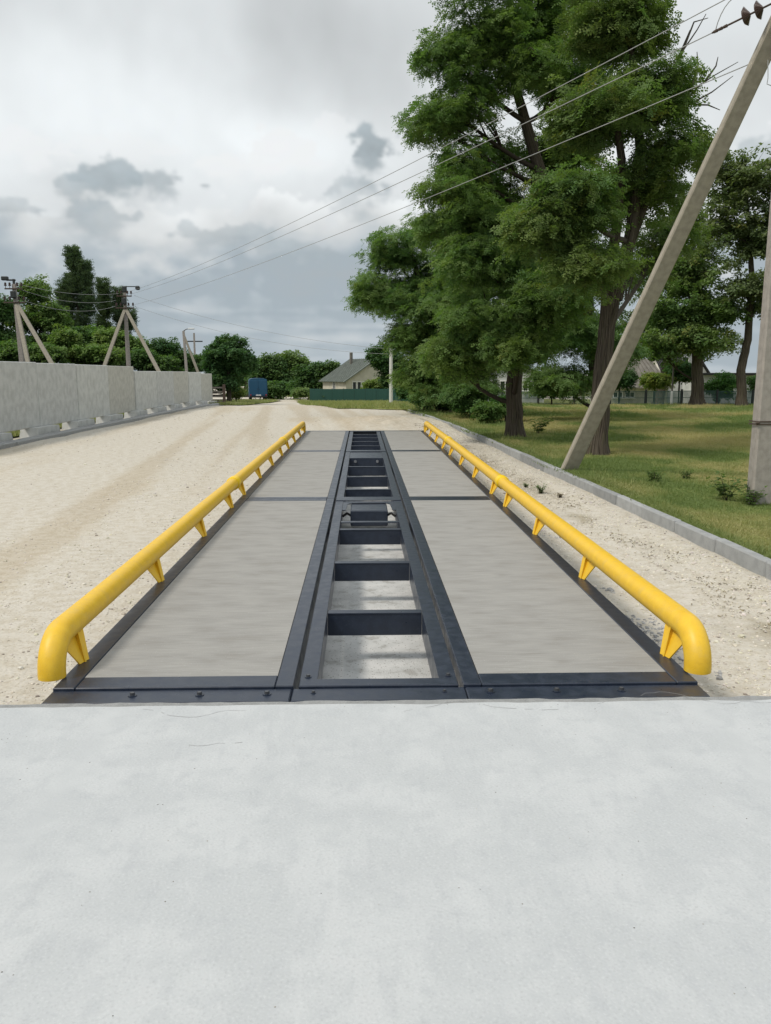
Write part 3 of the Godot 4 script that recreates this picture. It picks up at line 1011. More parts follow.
# trunk: list of [point, radius]; regions: list of [centre, radii, pads]
# o: kind, pad (radius), sprays (per pad), size, light, dark (colours), seed, droop, flat
func make_tree(called: String, label: String, group: String, trunk: Array, regions: Array, o: Dictionary) -> Node3D:
	var r := RandomNumberGenerator.new()
	r.seed = o.seed
	var base: Vector3 = trunk[0][0]
	var root := thing(called, label, "tree", base, group)
	var tp := []
	var tr := []
	for i in trunk.size() - 1:
		for k in 5:
			var t := k / 5.0
			var p: Vector3 = (trunk[i][0] as Vector3).lerp(trunk[i + 1][0], t)
			tp.append(p - base + Vector3(r.randf_range(-0.5, 0.5), 0, r.randf_range(-0.5, 0.5)) * float(trunk[i][1]) * 0.18)
			tr.append(lerpf(trunk[i][1], trunk[i + 1][1], t))
	tp.append((trunk[-1][0] as Vector3) - base)
	tr.append(trunk[-1][1])
	tp[0] = Vector3(0, -0.12, 0)
	tr[0] = float(tr[0]) * 1.45
	if o.get("rough", true):
		tr[1] = float(tr[1]) * 1.12
	var tm := MB.new()
	tm.tube(tp, tr, 20 if o.get("rough", true) else 8, true, 0.09 if o.get("rough", true) else 0.0, int(o.seed) % 7, 0.6)
	for extra in o.get("stems", []):
		var q := []
		var qr := []
		for e in extra:
			q.append((e[0] as Vector3) - base)
			qr.append(e[1])
		tm.tube(q, qr, 12, true, 0.07, 3, 0.6)
	if o.get("rough", true):
		smooth_tube(tm)
	part("trunk", tm, M.bark, root)
	var bm := MB.new()
	var sets := [[], [], []]
	var meshes: Array = o.meshes
	var pad_r: float = o.pad
	var droop: float = o.get("droop", 0.5)
	var flat: float = o.get("flat", 0.5)
	var twiggy: float = o.get("twiggy", 0.42)
	for reg in regions:
		var ce: Vector3 = reg[0]
		ce -= base
		var rr: Vector3 = reg[1]
		# limb from the trunk, leaving below the region's centre
		var hd := Vector2(ce.x, ce.z).length()
		var want := ce.y - 0.6 * hd - 0.2 * rr.y
		var bi := 1
		for i in range(1, tp.size()):
			if absf((tp[i] as Vector3).y - want) < absf((tp[bi] as Vector3).y - want):
				bi = i
		var lr := minf(float(tr[bi]) * 0.55, 0.035 + 0.02 * rr.length()) * float(o.get("limb", 1.0))
		var limb := curve_pts(tp[bi], ce, Vector3(r.randf_range(-0.2, 0.2), -0.08, r.randf_range(-0.2, 0.2)) * hd * 0.6 + Vector3(0, -0.06 * hd, 0), 6)
		var lrad := []
		for i in limb.size():
			lrad.append(lerpf(lr, lr * 0.4, i / 6.0))
		bm.tube(limb, lrad, 7, false)
		var tint := r.randf_range(-0.18, 0.18)
		for k in int(float(reg[2]) * float(o.get("more", 1.0))):
			var dir := Vector3(r.randfn(), r.randfn(), r.randfn()).normalized()
			var lump := 0.86 + 0.42 * bump_noise.get_noise_3d(dir.x * 9.0 + ce.x * 5.0, dir.y * 9.0 + ce.y * 5.0, dir.z * 9.0 + ce.z * 5.0)
			var rad := pow(r.randf(), 0.45) * lump
			var stray := r.randf() < 0.24
			if stray:
				rad = r.randf_range(0.9, 1.2)
			var pr := pad_r * lerpf(0.45, 1.25, pow(r.randf(), 1.2)) * (0.6 if stray else 1.0)
			var pc := ce + dir * rad * Vector3(maxf(rr.x - pr * 0.7, 0.1), maxf(rr.y - pr * 0.5, 0.1), maxf(rr.z - pr * 0.7, 0.1))
			var src: Vector3 = limb[3 + r.randi() % 4]
			var twig := curve_pts(src, pc, Vector3(r.randf_range(-0.15, 0.15), 0.12, r.randf_range(-0.15, 0.15)) * src.distance_to(pc) * 0.8, 4)
			var t0 := lr * 0.38
			bm.tube(twig, [t0, t0 * 0.8, t0 * 0.6, t0 * 0.42, t0 * 0.22], 5, false)
			var pt := tint + r.randf_range(-0.25, 0.25)
			# pads near the outside of the region hang outwards
			var outw := Vector3(dir.x, 0, dir.z) * 0.5
			for q in int(float(o.sprays) * clampf(pow(pr / pad_r, 1.6), 0.15, 1.3)):
				var sd := Vector3(r.randfn() + outw.x, 0, r.randfn() + outw.z).normalized()
				if r.randf() < twiggy:   # leaves along the twig, not only at its end
					var u := lerpf(0.2, 1.05, pow(r.randf(), 0.75))
					var k0 := mini(int(u * 4.0), 3)
					var on: Vector3 = (twig[k0] as Vector3).lerp(twig[k0 + 1], u * 4.0 - k0)
					var jit := 0.08 + 0.22 * pr
					on += Vector3(r.randfn(), r.randfn() * 0.7 - 0.25, r.randfn()) * jit
					var xd2 := (sd + outw * 1.5 + Vector3(0, -droop * r.randf() * 0.8 + float(o.get("lift", 0.0)), 0)).normalized()
					var zd2 := xd2.cross(Vector3.UP + Vector3(r.randfn() * 0.35, 0, r.randfn() * 0.35)).normalized()
					var sc2 := float(o.size) * r.randf_range(0.65, 1.15)
					var col2: Color = (o.dark as Color).lerp(o.light, clampf(0.45 + pt + r.randf_range(-0.35, 0.35), 0.0, 1.0))
					sets[r.randi() % meshes.size()].append([Transform3D(Basis(xd2 * sc2, zd2.cross(xd2) * sc2, zd2 * sc2), on), col2])
					continue
				var rr2 := sqrt(r.randf()) * 0.8
				var h := 1.0 - 1.6 * pow(r.randf(), 1.7)
				var pos := pc + Vector3(sd.x * pr * rr2, (h * flat * (1.0 - 0.6 * rr2 * rr2) - droop * 0.35 * rr2 * rr2) * pr, sd.z * pr * rr2)
				var xd := (sd + Vector3(r.randfn() * 0.35, -droop * (0.25 + 0.9 * rr2) + 0.25 * h + float(o.get("lift", 0.0)), r.randfn() * 0.35)).normalized()
				var zd := xd.cross(Vector3.UP + Vector3(r.randfn() * 0.3, 0, r.randfn() * 0.3)).normalized()
				var yd := zd.cross(xd)
				var sc := float(o.size) * r.randf_range(0.7, 1.25)
				var cm := clampf(0.5 + pt + r.randf_range(-0.3, 0.3), 0.0, 1.0)
				var col: Color = (o.dark as Color).lerp(o.light, cm)
				if r.randf() < float(o.get("yellow", 0.0)):
					col = col.lerp(Color(0.22, 0.19, 0.04), 0.5)
				sets[r.randi() % meshes.size()].append([Transform3D(Basis(xd * sc, yd * sc, zd * sc), pos), col])
	for extra in o.get("bare", []):
		var q := []
		var qr := []
		for e in extra:
			q.append((e[0] as Vector3) - base)
			qr.append(e[1])
		bm.tube(q, qr, 6, true)
	part("branches", bm, M.dry_twig if o.has("bare") else M.twig, root)
	for i in meshes.size():
		if sets[i].size():
			var cr := scatter("crown", meshes[i], o.mat, sets[i], root)
			cr.set_meta("kind", "stuff")
	return root

func smooth_tube(mb: MB) -> void:
	var nn := PackedVector3Array()
	nn.resize(mb.v.size())
	for i in range(0, mb.ix.size(), 3):
		var a := mb.ix[i]; var b := mb.ix[i + 1]; var c := mb.ix[i + 2]
		var f := (mb.v[c] - mb.v[a]).cross(mb.v[b] - mb.v[a])
		nn[a] += f; nn[b] += f; nn[c] += f
	for i in nn.size():
		if nn[i].length() > 1e-9 and nn[i].normalized().dot(mb.n[i]) > 0.0:
			mb.n[i] = nn[i].normalized()

# region from photo pixels: centre, half width and half height in pixels, distance, depth in metres, pads
func reg(x: float, y: float, rx: float, ry: float, d: float, dz: float, pads: int) -> Array:
	var s := d / FOCAL
	return [px(x, y, d), Vector3(rx * s, ry * s, dz), pads]

func at_ground(x: float, d: float) -> Vector3:
	return Vector3(x, ground_height(x, -d), -d)

func at_field(x: float, d: float) -> Vector3:
	return Vector3(x, field_height(x, d), -d)

func make_big_trees() -> void:
	var lo := {"meshes": locust_meshes, "mat": M.locust_leaf, "pad": 0.66, "sprays": 40, "size": 0.92, "light": Color(0.205, 0.285, 0.088), "dark": Color(0.135, 0.25, 0.088), "seed": 101, "droop": 0.6, "flat": 0.40, "yellow": 0.012, "more": 1.25}
	# tall locust beside the kerb
	var A := at_field(3.95, 21.7)
	make_tree("locust_tree", "tall locust tree with dark straight trunk rooted close behind the kerb", "locust trees along the kerb",
		[[A, 0.225], [px(514, 395, 21.7), 0.20], [px(519, 330, 21.7), 0.18], [px(533, 240, 21.9), 0.165], [px(539, 170, 22.0), 0.155], [px(522, 110, 22.0), 0.12], [px(507, 55, 22.0), 0.08], [px(514, -30, 22.0), 0.05], [px(520, -110, 22.0), 0.03]],
		[reg(476, 30, 46, 46, 21.6, 1.9, 30), reg(455, 112, 30, 34, 21.4, 1.4, 15), reg(448, 188, 26, 28, 21.0, 1.3, 12), reg(540, 20, 50, 42, 22.6, 1.8, 30),
		reg(500, -70, 90, 60, 21.8, 2.4, 40), reg(470, 255, 42, 36, 21.0, 1.7, 26), reg(500, 205, 50, 40, 22.6, 1.7, 26), reg(482, 320, 46, 34, 20.6, 1.8, 30),
		reg(548, 300, 40, 42, 20.2, 1.4, 26), reg(452, 355, 26, 26, 21.0, 1.2, 16), reg(520, 345, 34, 24, 20.0, 1.2, 18), reg(560, 150, 44, 42, 23.2, 1.6, 22), reg(575, 80, 34, 34, 22.8, 1.4, 16), reg(470, 80, 30, 20, 21.6, 1.6, 8), reg(462, 156, 24, 18, 21.2, 1.4, 7), reg(500, 262, 40, 34, 21.4, 1.5, 16), reg(478, 215, 34, 24, 21.2, 1.5, 12), reg(530, 60, 40, 34, 21.2, 1.5, 14), reg(438, 52, 16, 22, 21.6, 1.2, 7), reg(500, 150, 26, 22, 23.2, 1.3, 8), reg(470, 185, 34, 26, 22.4, 1.5, 12), reg(522, 232, 40, 30, 22.8, 1.5, 12), reg(440, 225, 22, 20, 21.8, 1.2, 8), reg(432, 120, 16, 18, 21.6, 1.1, 6)], lo)
	# second locust, forked, its trunk partly behind the strut
	var o2 := lo.duplicate()
	o2.seed = 202
	o2.light = Color(0.215, 0.275, 0.092)
	o2.dark = Color(0.14, 0.24, 0.088)
	o2.yellow = 0.03
	var B := at_field(4.85, 17.3)
	o2.stems = [[[px(606, 330, 17.5), 0.15], [px(609, 280, 17.4), 0.12], [px(617, 225, 17.4), 0.10], [px(622, 160, 17.2), 0.08], [px(612, 90, 17.0), 0.05]], [[px(617, 300, 17.5), 0.11], [px(628, 250, 17.6), 0.10], [px(645, 205, 17.6), 0.075], [px(668, 165, 17.4), 0.05]]]
	o2.bare = []
	for br in [[[655, 130], [680, 55], [697, 30], [706, 14]], [[680, 58], [694, 22], [708, 18]], [[672, 72], [690, 30]], [[668, 120], [700, 85], [715, 75], [738, 62]], [[706, 80], [716, 66], [718, 57]], [[690, 92], [698, 66], [697, 52]], [[680, 110], [712, 92], [733, 76]], [[676, 104], [708, 105], [720, 110]]]:
		var list := []
		for i in br.size():
			list.append([px(br[i][0], br[i][1], 17.2 + 0.1 * i), lerpf(0.022, 0.007, float(i) / (br.size() - 1))])
		o2.bare.append(list)
	make_tree("locust_tree", "forked locust tree with pale ridged trunk behind the leaning strut, bare twigs on one side", "locust trees along the kerb",
		[[B, 0.21], [px(601, 400, 17.4), 0.185], [px(606, 330, 17.5), 0.165], [px(616, 290, 17.5), 0.13], [px(632, 230, 17.5), 0.12], [px(640, 150, 17.4), 0.09], [px(632, 60, 17.3), 0.06], [px(620, -40, 17.3), 0.04]],
		[reg(615, 30, 52, 40, 17.6, 1.5, 30), reg(650, 95, 34, 42, 17.4, 1.3, 20), reg(600, 110, 46, 38, 17.0, 1.4, 24), reg(575, 195, 40, 38, 16.6, 1.3, 24), reg(650, 185, 46, 34, 17.8, 1.4, 20),
		reg(590, 262, 36, 28, 16.4, 1.2, 18), reg(668, 145, 26, 26, 17.2, 1.0, 10), reg(600, -50, 80, 50, 17.6, 2.0, 30), reg(662, 250, 36, 34, 19.5, 1.2, 12), reg(540, 225, 30, 30, 16.8, 1.2, 14)], o2)
	# lower locust at the end of the kerb
	var o3 := lo.duplicate()
	o3.seed = 303
	o3.pad = 0.85
	o3.size = 1.2
	o3.sprays = 42
	var C := at_field(3.5, 36.5)
	make_tree("locust_tree", "low wide locust tree at the far end of the kerb, beside the white pole", "locust trees along the kerb",
		[[C, 0.26], [px(441, 360, 36.5), 0.2], [px(430, 310, 36.5), 0.15], [px(415, 265, 36.5), 0.09], [px(405, 235, 36.5), 0.05]],
		[reg(398, 250, 30, 30, 36.5, 1.8, 24), reg(378, 287, 28, 28, 36.5, 1.8, 22), reg(415, 300, 32, 32, 35.8, 1.8, 24), reg(410, 338, 24, 28, 36.2, 1.7, 18), reg(426, 368, 22, 20, 35.6, 1.5, 16), reg(440, 270, 36, 40, 37.5, 2.0, 26), reg(450, 330, 34, 36, 36.5, 1.8, 24), reg(430, 230, 30, 22, 37.0, 1.8, 14), reg(436, 388, 20, 12, 35.0, 1.3, 12), reg(412, 378, 16, 12, 36.0, 1.2, 8)], o3)
	var o4 := lo.duplicate()
	o4.seed = 404
	o4.pad = 0.85
	o4.size = 1.2
	o4.sprays = 42
	o4.light = Color(0.17, 0.25, 0.078)
	o4.dark = Color(0.115, 0.22, 0.078)
	var D := at_field(4.7, 32.5)
	make_tree("locust_tree", "dark locust tree standing between the tall one and the low wide one", "locust trees along the kerb",
		[[D, 0.24], [px(474, 370, 32.6), 0.19], [px(480, 300, 32.7), 0.14], [px(486, 240, 33.0), 0.08], [px(490, 190, 33.0), 0.05]],
		[reg(480, 240, 40, 40, 33.0, 2.0, 24), reg(465, 300, 36, 40, 32.2, 1.8, 24), reg(500, 330, 36, 34, 33.0, 1.8, 22), reg(470, 365, 28, 22, 32.0, 1.5, 14), reg(520, 270, 34, 40, 33.5, 1.8, 20), reg(474, 388, 26, 12, 31.5, 1.4, 12)], o4)
	var o5 := o4.duplicate()
	o5.seed = 505
	var E := at_field(8.6, 30.0)
	make_tree("locust_tree", "dense dark tree filling the shade between the tall locust and the forked one", "locust trees along the kerb",
		[[E, 0.22], [px(594, 370, 30.0), 0.18], [px(590, 310, 30.0), 0.14], [px(585, 240, 30.0), 0.08], [px(585, 180, 30.0), 0.05]],
		[reg(575, 330, 40, 30, 29.5, 1.8, 24), reg(555, 290, 36, 40, 30.5, 1.8, 22), reg(600, 270, 40, 44, 30.5, 2.0, 24), reg(580, 200, 44, 40, 30.5, 2.0, 22), reg(560, 375, 34, 18, 29.5, 1.5, 16), reg(615, 350, 24, 24, 30.0, 1.5, 12)], o5)

func make_field_trees() -> void:
	var bo := {"meshes": broad_meshes, "mat": M.broad_leaf, "pad": 0.85, "sprays": 28, "size": 1.4, "light": Color(0.19, 0.26, 0.085), "dark": Color(0.125, 0.225, 0.08), "more": 1.6, "seed": 611, "droop": 0.4, "flat": 0.5, "yellow": 0.02}
	var a := bo.duplicate()
	make_tree("field_tree", "stout tree with bright lower boughs at the mesh fence across the field", "trees at the field fence",
		[[at_field(18.7, 46.3), 0.36], [px(697, 375, 46.3), 0.31], [px(697, 350, 46.3), 0.27], [px(692, 310, 46.3), 0.17], [px(690, 260, 46.3), 0.1]],
		[reg(695, 338, 34, 20, 45.8, 2.0, 24), reg(672, 315, 28, 22, 46.3, 2.0, 20), reg(715, 312, 28, 22, 46.3, 2.0, 20), reg(690, 275, 34, 34, 46.8, 2.2, 24), reg(655, 345, 16, 16, 45.5, 1.4, 8)], a)
	var b := bo.duplicate()
	b.seed = 622
	b.light = Color(0.18, 0.215, 0.095)
	b.dark = Color(0.135, 0.195, 0.09)
	b.sprays = 18
	make_tree("field_tree", "tall thin-leaved tree with slanting pale trunk near the concrete pole", "trees at the field fence",
		[[at_field(20.6, 45.0), 0.26], [px(741, 370, 45.0), 0.23], [px(748, 340, 45.0), 0.2], [px(752, 280, 45.0), 0.15], [px(748, 220, 45.0), 0.1], [px(745, 160, 45.0), 0.05]],
		[reg(745, 175, 30, 30, 45.0, 2.2, 18), reg(725, 220, 26, 30, 45.0, 2.0, 16), reg(762, 240, 30, 34, 45.0, 2.2, 18), reg(742, 285, 24, 24, 44.5, 1.8, 12), reg(768, 300, 24, 24, 45.0, 1.8, 10), reg(715, 165, 20, 20, 46.0, 1.6, 7), reg(785, 190, 30, 50, 45.0, 2.2, 16)], b)
	var c := b.duplicate()
	c.seed = 633
	c.light = Color(0.17, 0.21, 0.09)
	make_tree("field_tree", "rear tree with loose dull crown above the grey roof", "trees at the field fence",
		[[at_field(19.9, 56.0), 0.28], [px(672, 340, 56.0), 0.22], [px(670, 280, 56.0), 0.16], [px(672, 220, 56.0), 0.09], [px(675, 190, 56.0), 0.05]],
		[reg(680, 225, 30, 34, 56.0, 2.4, 18), reg(652, 270, 26, 30, 56.0, 2.2, 16), reg(705, 250, 26, 36, 56.0, 2.2, 16), reg(640, 320, 22, 22, 55.0, 2.0, 12), reg(725, 340, 14, 18, 56.0, 1.6, 6)], c)
	# hedge plants and shrubs in front of the far houses
	var s := bo.duplicate()
	s.pad = 0.6
	s.sprays = 22
	s.size = 1.0
	s.rough = false
	var shrubs := [[655, 380, 16, 9, 50.0, "low yellow-green shrub behind the fence below the grey roof", Color(0.14, 0.155, 0.035)], [680, 372, 12, 14, 50.5, "round dark shrub in front of the white building", Color(0.05, 0.09, 0.03)], [720, 385, 16, 13, 49.5, "bright green shrub beside the stout field tree", Color(0.075, 0.135, 0.035)], [765, 382, 14, 13, 49.5, "green shrub at the fence beyond the concrete pole", Color(0.07, 0.12, 0.032)], [620, 378, 13, 12, 48.5, "dark shrub below the end of the grey roof", Color(0.045, 0.08, 0.026)], [552, 388, 20, 9, 47.0, "low dark shrub behind the tall locust trunk", Color(0.05, 0.09, 0.028)]]
	for i in shrubs.size():
		var q: Array = shrubs[i]
		var so := s.duplicate()
		so.seed = 700 + i
		so.light = (q[6] as Color) * 1.8
		so.dark = Color(q[6].r * 1.25, q[6].g * 1.7, q[6].b * 1.8)
		var ce := px(q[0], q[1], q[4])
		var g := at_field(ce.x, q[4])
		make_tree("garden_shrub", q[5], "shrubs along the field fence", [[g, 0.06], [g.lerp(ce, 0.5), 0.05], [ce, 0.03]], [reg(q[0], q[1], q[2], q[3], q[4], 0.9, 22)], so)

func make_far_trees() -> void:
	var bo := {"meshes": broad_meshes, "mat": M.broad_leaf, "pad": 1.1, "sprays": 24, "size": 1.7, "light": Color(0.075, 0.118, 0.036), "dark": Color(0.032, 0.060, 0.024), "more": 1.8, "seed": 800, "droop": 0.35, "flat": 0.55, "rough": false}
	# [label, d, trunk pixel x, light, regions as pixel ellipses]
	var list := [
		["dense dark walnut-like tree at the end of the concrete wall", 60.0, 229, Color(0.048, 0.088, 0.034), [[228, 353, 22, 14, 26], [212, 368, 15, 14, 16], [241, 361, 13, 12, 14], [221, 380, 17, 10, 16], [230, 343, 14, 8, 10]]],
		["round dark tree behind the wall below the street lamp", 66.0, 166, Color(0.045, 0.082, 0.03), [[165, 352, 18, 14, 22], [150, 362, 14, 12, 14], [183, 362, 14, 12, 14]]],
		["pale green tree with pointed crown behind the first tripod pole", 66.0, 36, Color(0.095, 0.140, 0.045), [[35, 290, 13, 14, 16], [28, 318, 20, 18, 24], [52, 318, 16, 20, 22], [36, 345, 24, 16, 22]]],
		["dark tree rising at the edge of the first tripod pole", 62.0, 4, Color(0.06, 0.10, 0.034), [[2, 310, 14, 16, 18], [-8, 335, 20, 20, 20], [10, 345, 18, 16, 18]]],
		["leafy green tree below the tallest poplar", 68.0, 78, Color(0.078, 0.128, 0.036), [[72, 336, 20, 14, 22], [92, 340, 18, 14, 20], [80, 356, 22, 10, 18]]],
		["light green tree below the second tripod pole", 66.0, 118, Color(0.09, 0.136, 0.038), [[112, 340, 18, 12, 20], [132, 348, 18, 12, 18], [118, 358, 22, 9, 16]]],
		["mid green tree between the lamp pole and the dark walnut-like tree", 76.0, 196, Color(0.05, 0.085, 0.03), [[196, 362, 10, 9, 10], [184, 372, 10, 9, 9]]],
		["far tree directly behind the blue van", 118.0, 272, Color(0.06, 0.10, 0.036), [[270, 366, 12, 14, 18], [262, 378, 10, 12, 12], [282, 378, 10, 12, 12]]],
		["light far tree beyond the bend of the road", 120.0, 296, Color(0.085, 0.125, 0.042), [[292, 364, 13, 13, 18], [302, 378, 12, 12, 14]]],
		["dark far tree between the bend and the house", 104.0, 310, Color(0.05, 0.085, 0.03), [[310, 374, 11, 12, 16], [304, 386, 10, 8, 10]]],
		["small slender far tree against the house roof", 104.0, 328, Color(0.055, 0.09, 0.032), [[327, 368, 7, 9, 9], [324, 381, 10, 9, 12]]],
		["dark garden tree in front of the house gable", 79.0, 386, Color(0.042, 0.078, 0.027), [[388, 362, 16, 16, 22], [398, 380, 14, 14, 16], [378, 352, 8, 8, 7]]],
		["dark tree behind the low wide locust near the garden fence", 60.0, 424, Color(0.045, 0.085, 0.028), [[424, 380, 20, 16, 20], [410, 392, 10, 10, 9], [440, 390, 16, 12, 14]]],
		["far tree closing the view behind the van and wall", 135.0, 246, Color(0.055, 0.09, 0.036), [[246, 370, 12, 12, 14], [234, 378, 10, 10, 10]]],
		["leafy hedge tree close behind the first panels of the wall", 56.0, 30, Color(0.07, 0.115, 0.034), [[18, 352, 22, 13, 20], [48, 354, 20, 12, 18], [-6, 354, 16, 14, 12]]],
		["bright hedge tree close behind the middle of the wall", 58.0, 92, Color(0.088, 0.13, 0.036), [[82, 352, 20, 13, 18], [106, 356, 18, 11, 16], [66, 338, 12, 12, 10]]],
		["dark hedge tree behind the step in the wall", 60.0, 144, Color(0.055, 0.095, 0.03), [[140, 358, 16, 10, 14], [162, 364, 16, 9, 12]]],
		["far bush line closing the road behind the van", 112.0, 280, Color(0.06, 0.10, 0.034), [[276, 389, 10, 7, 10], [262, 390, 10, 8, 10], [292, 388, 9, 7, 8]]],
		["small tree with light leaves beside the house window", 80.5, 374, Color(0.10, 0.14, 0.04), [[375, 386, 6, 6, 7]]],
	]
	for i in list.size():
		var q: Array = list[i]
		var o := bo.duplicate()
		o.seed = 810 + i
		o.light = Color(q[3].r * 2.3, q[3].g * 2.1, q[3].b * 2.0)
		o.dark = Color(q[3].r * 1.5, q[3].g * 1.9, q[3].b * 2.0)
		var d: float = q[1]
		var k := d / 66.0
		o.pad = 0.85 * k
		o.size = 1.45 * k
		var g := px(q[2], 395, d)
		g.y = base_height(d)
		var mid: Array = q[4][0]
		var regions := []
		for e in q[4]:
			regions.append(reg(e[0], e[1], e[2], e[3], d, e[2] * d / FOCAL, e[4]))
		make_tree("background_tree", q[0], "trees behind the wall and the road", [[g, 0.2 * k], [g.lerp(px(mid[0], mid[1], d), 0.5), 0.15 * k], [px(mid[0], mid[1] - 4, d), 0.06 * k]], regions, o)
	# columnar poplars
	var po := bo.duplicate()
	po.meshes = poplar_meshes
	po.lift = 1.1
	po.droop = 0.1
	po.flat = 1.0
	po.light = Color(0.12, 0.165, 0.085)
	po.dark = Color(0.09, 0.15, 0.085)
	var pops := [["tallest poplar, double topped, rising behind the concrete wall", 92.0, 78, [[73, 262, 7, 15, 16], [72, 290, 9, 20, 22], [84, 280, 8, 20, 20], [88, 305, 10, 20, 18], [66, 312, 9, 20, 16], [78, 330, 14, 18, 18], [62, 296, 4, 14, 8]]], ["slim poplar between the tallest one and the second tripod pole", 96.0, 104, [[104, 290, 5, 12, 10], [105, 308, 7, 16, 14], [104, 328, 8, 14, 12]]], ["dark poplar standing right behind the second tripod pole", 94.0, 119, [[118, 300, 5, 11, 9], [120, 318, 7, 14, 12], [130, 322, 6, 14, 10], [122, 336, 10, 10, 10]]]]
	for i in pops.size():
		var q: Array = pops[i]
		var o := po.duplicate()
		o.seed = 860 + i
		o.pad = 0.6
		o.size = 1.25
		o.more = 3.0
		var d: float = q[1]
		var g := px(q[2], 395, d)
		g.y = base_height(d)
		var regions := []
		for e in q[3]:
			regions.append(reg(e[0], e[1], e[2], e[3], d, e[2] * d / FOCAL, e[4]))
		make_tree("poplar_tree", q[0], "poplars behind the wall", [[g, 0.3], [px(q[2], 330, d), 0.2], [px(q[2], q[3][0][1] + 5, d), 0.06]], regions, o)
	# brush along the right verge beyond the kerb, in front of the garden fence and under the trees
	var br := bo.duplicate()
	br.meshes = broad_meshes
	var low := [["low leafy bush at the foot of the low wide locust", 37.0, 424, 398, 12, 11, Color(0.055, 0.10, 0.04)], ["olive bush between the locust trunks", 28.0, 488, 410, 15, 8, Color(0.075, 0.105, 0.03)], ["broad dark thicket below the low wide locust", 36.0, 448, 400, 20, 10, Color(0.05, 0.085, 0.03)], ["low thicket in front of the dark middle locust", 31.0, 470, 404, 14, 9, Color(0.055, 0.09, 0.03)], ["rambling bush behind the tall locust trunk", 29.0, 506, 404, 12, 9, Color(0.05, 0.085, 0.026)], ["low dusty bush on the verge beside the road bend", 80.0, 300, 392, 9, 5, Color(0.10, 0.13, 0.045)], ["low bush at the corner of the green garden fence", 78.0, 318, 396, 8, 4, Color(0.10, 0.125, 0.04)], ["yellowish bush beyond the end of the concrete wall", 62.0, 236, 392, 8, 6, Color(0.14, 0.16, 0.05)]]
	for i in low.size():
		var q: Array = low[i]
		var o := br.duplicate()
		o.seed = 900 + i
		var k: float = float(q[1]) / 40.0
		o.pad = 0.28 * sqrt(k) + 0.1
		o.size = 0.55 * sqrt(k) + 0.15
		o.sprays = 22
		o.twiggy = 0.75
		o.light = (q[6] as Color) * 2.2
		o.dark = Color(q[6].r * 1.5, q[6].g * 2.0, q[6].b * 2.1)
		var ce := px(q[2], q[3], q[1])
		var g := Vector3(ce.x, (field_height(ce.x, q[1]) if ce.x > 0.0 else base_height(q[1])), ce.z)
		make_tree("wild_bush", q[0], "bushes on the verges", [[g, 0.04], [g.lerp(ce, 0.6), 0.03], [ce, 0.02]], [reg(q[2], q[3], q[4], q[5], q[1], q[4] * float(q[1]) / FOCAL, 24)], o)

# ------------------------------------------------------------------ concrete wall
func make_wall() -> void:
	var w := thing("concrete_wall", "grey precast concrete wall on footing blocks along the far roadside", "wall", Vector3(-9.4, 0, -36))
	var cuts := [17.6, 20.9, 24.3, 27.6, 31.0, 34.6, 38.1, 41.5, 45.0, 48.4, 51.9]
	var mats := ["wall_concrete", "wall_concrete", "wall_concrete", "wall_concrete_pale", "wall_concrete_warm", "wall_concrete_pale", "wall_concrete", "wall_concrete_warm", "wall_concrete_pale", "wall_concrete_warm"]
	rng.seed = 91
	for i in cuts.size() - 1:
		var a: float = cuts[i]
		var b: float = cuts[i + 1]
		var top := 2.10 - 0.012 * i if i < 5 else 1.875 + rng.randf_range(-0.01, 0.01)
		var xo := 0.0 if i < 5 else 0.03
		var gy := base_height((a + b) * 0.5)
		var mb := MB.new()
		mb.box(Vector3.ZERO, Vector3(0.16, top - 0.26, b - a - 0.045), 0.02)
		if i < 5:   # lifting loops' pockets leave short stubs on the top edge
			for q: float in [-0.3, 0.3]:
				mb.box(Vector3(0.07, (top - 0.26) * 0.5 - 0.05, q * (b - a)), Vector3(0.04, 0.06, 0.05), 0.01)
		var o := part("wall_panel", mb, M[mats[i]], w)
		o.position = Vector3(xo + rng.randf_range(-0.03, 0.03), (top + 0.26) * 0.5 + gy, -(a + b) * 0.5 + 36.0)
		o.rotation = Vector3(rng.randf_range(-0.004, 0.004), rng.randf_range(-0.008, 0.008), rng.randf_range(-0.012, 0.012))
	for i in cuts.size():   # footing shoes under each joint, wider at the base
		var fb := MB.new()
		var poly := PackedVector2Array([Vector2(-0.95, -0.12), Vector2(0.95, -0.12), Vector2(0.80, 0.27), Vector2(-0.80, 0.27)])
		fb.slab(poly, Vector3.ZERO, Vector3.FORWARD, Vector3.UP, 0.5)
		var o := part("footing_block", fb, M.wall_concrete, w)
		o.position = Vector3(0.05, base_height(cuts[i]), -float(cuts[i]) + 36.0)
	var d := 15.0
	while d < 51.5:   # low concrete strip along the foot
		var sb := MB.new()
		sb.box(Vector3.ZERO, Vector3(0.34, 0.18, 2.96), 0.02)
		var o := part("base_strip", sb, M.edge_concrete, w)
		o.position = Vector3(0.55 + rng.randf_range(-0.02, 0.02), base_height(d + 1.5) + 0.005, -(d + 1.5) + 36.0)
		d += 3.0
	# gate post and rails at the end of the wall
	var g := thing("iron_gate", "dark iron gate leaf with post at the end of the concrete wall", "gate", at_ground(-9.0, 52.4))
	var pm := MB.new()
	pm.box(Vector3(0.35, 0.55, -0.1), Vector3(0.16, 1.5, 0.16), 0.01)
	part("post", pm, M.rusty_iron, g)
	for y in [0.25, 0.55, 0.85, 1.1]:
		var rm := MB.new()
		rm.box(Vector3(-0.1, y, -0.1), Vector3(0.74, 0.09, 0.04), 0.005)
		part("rail", rm, M.old_wood, g)

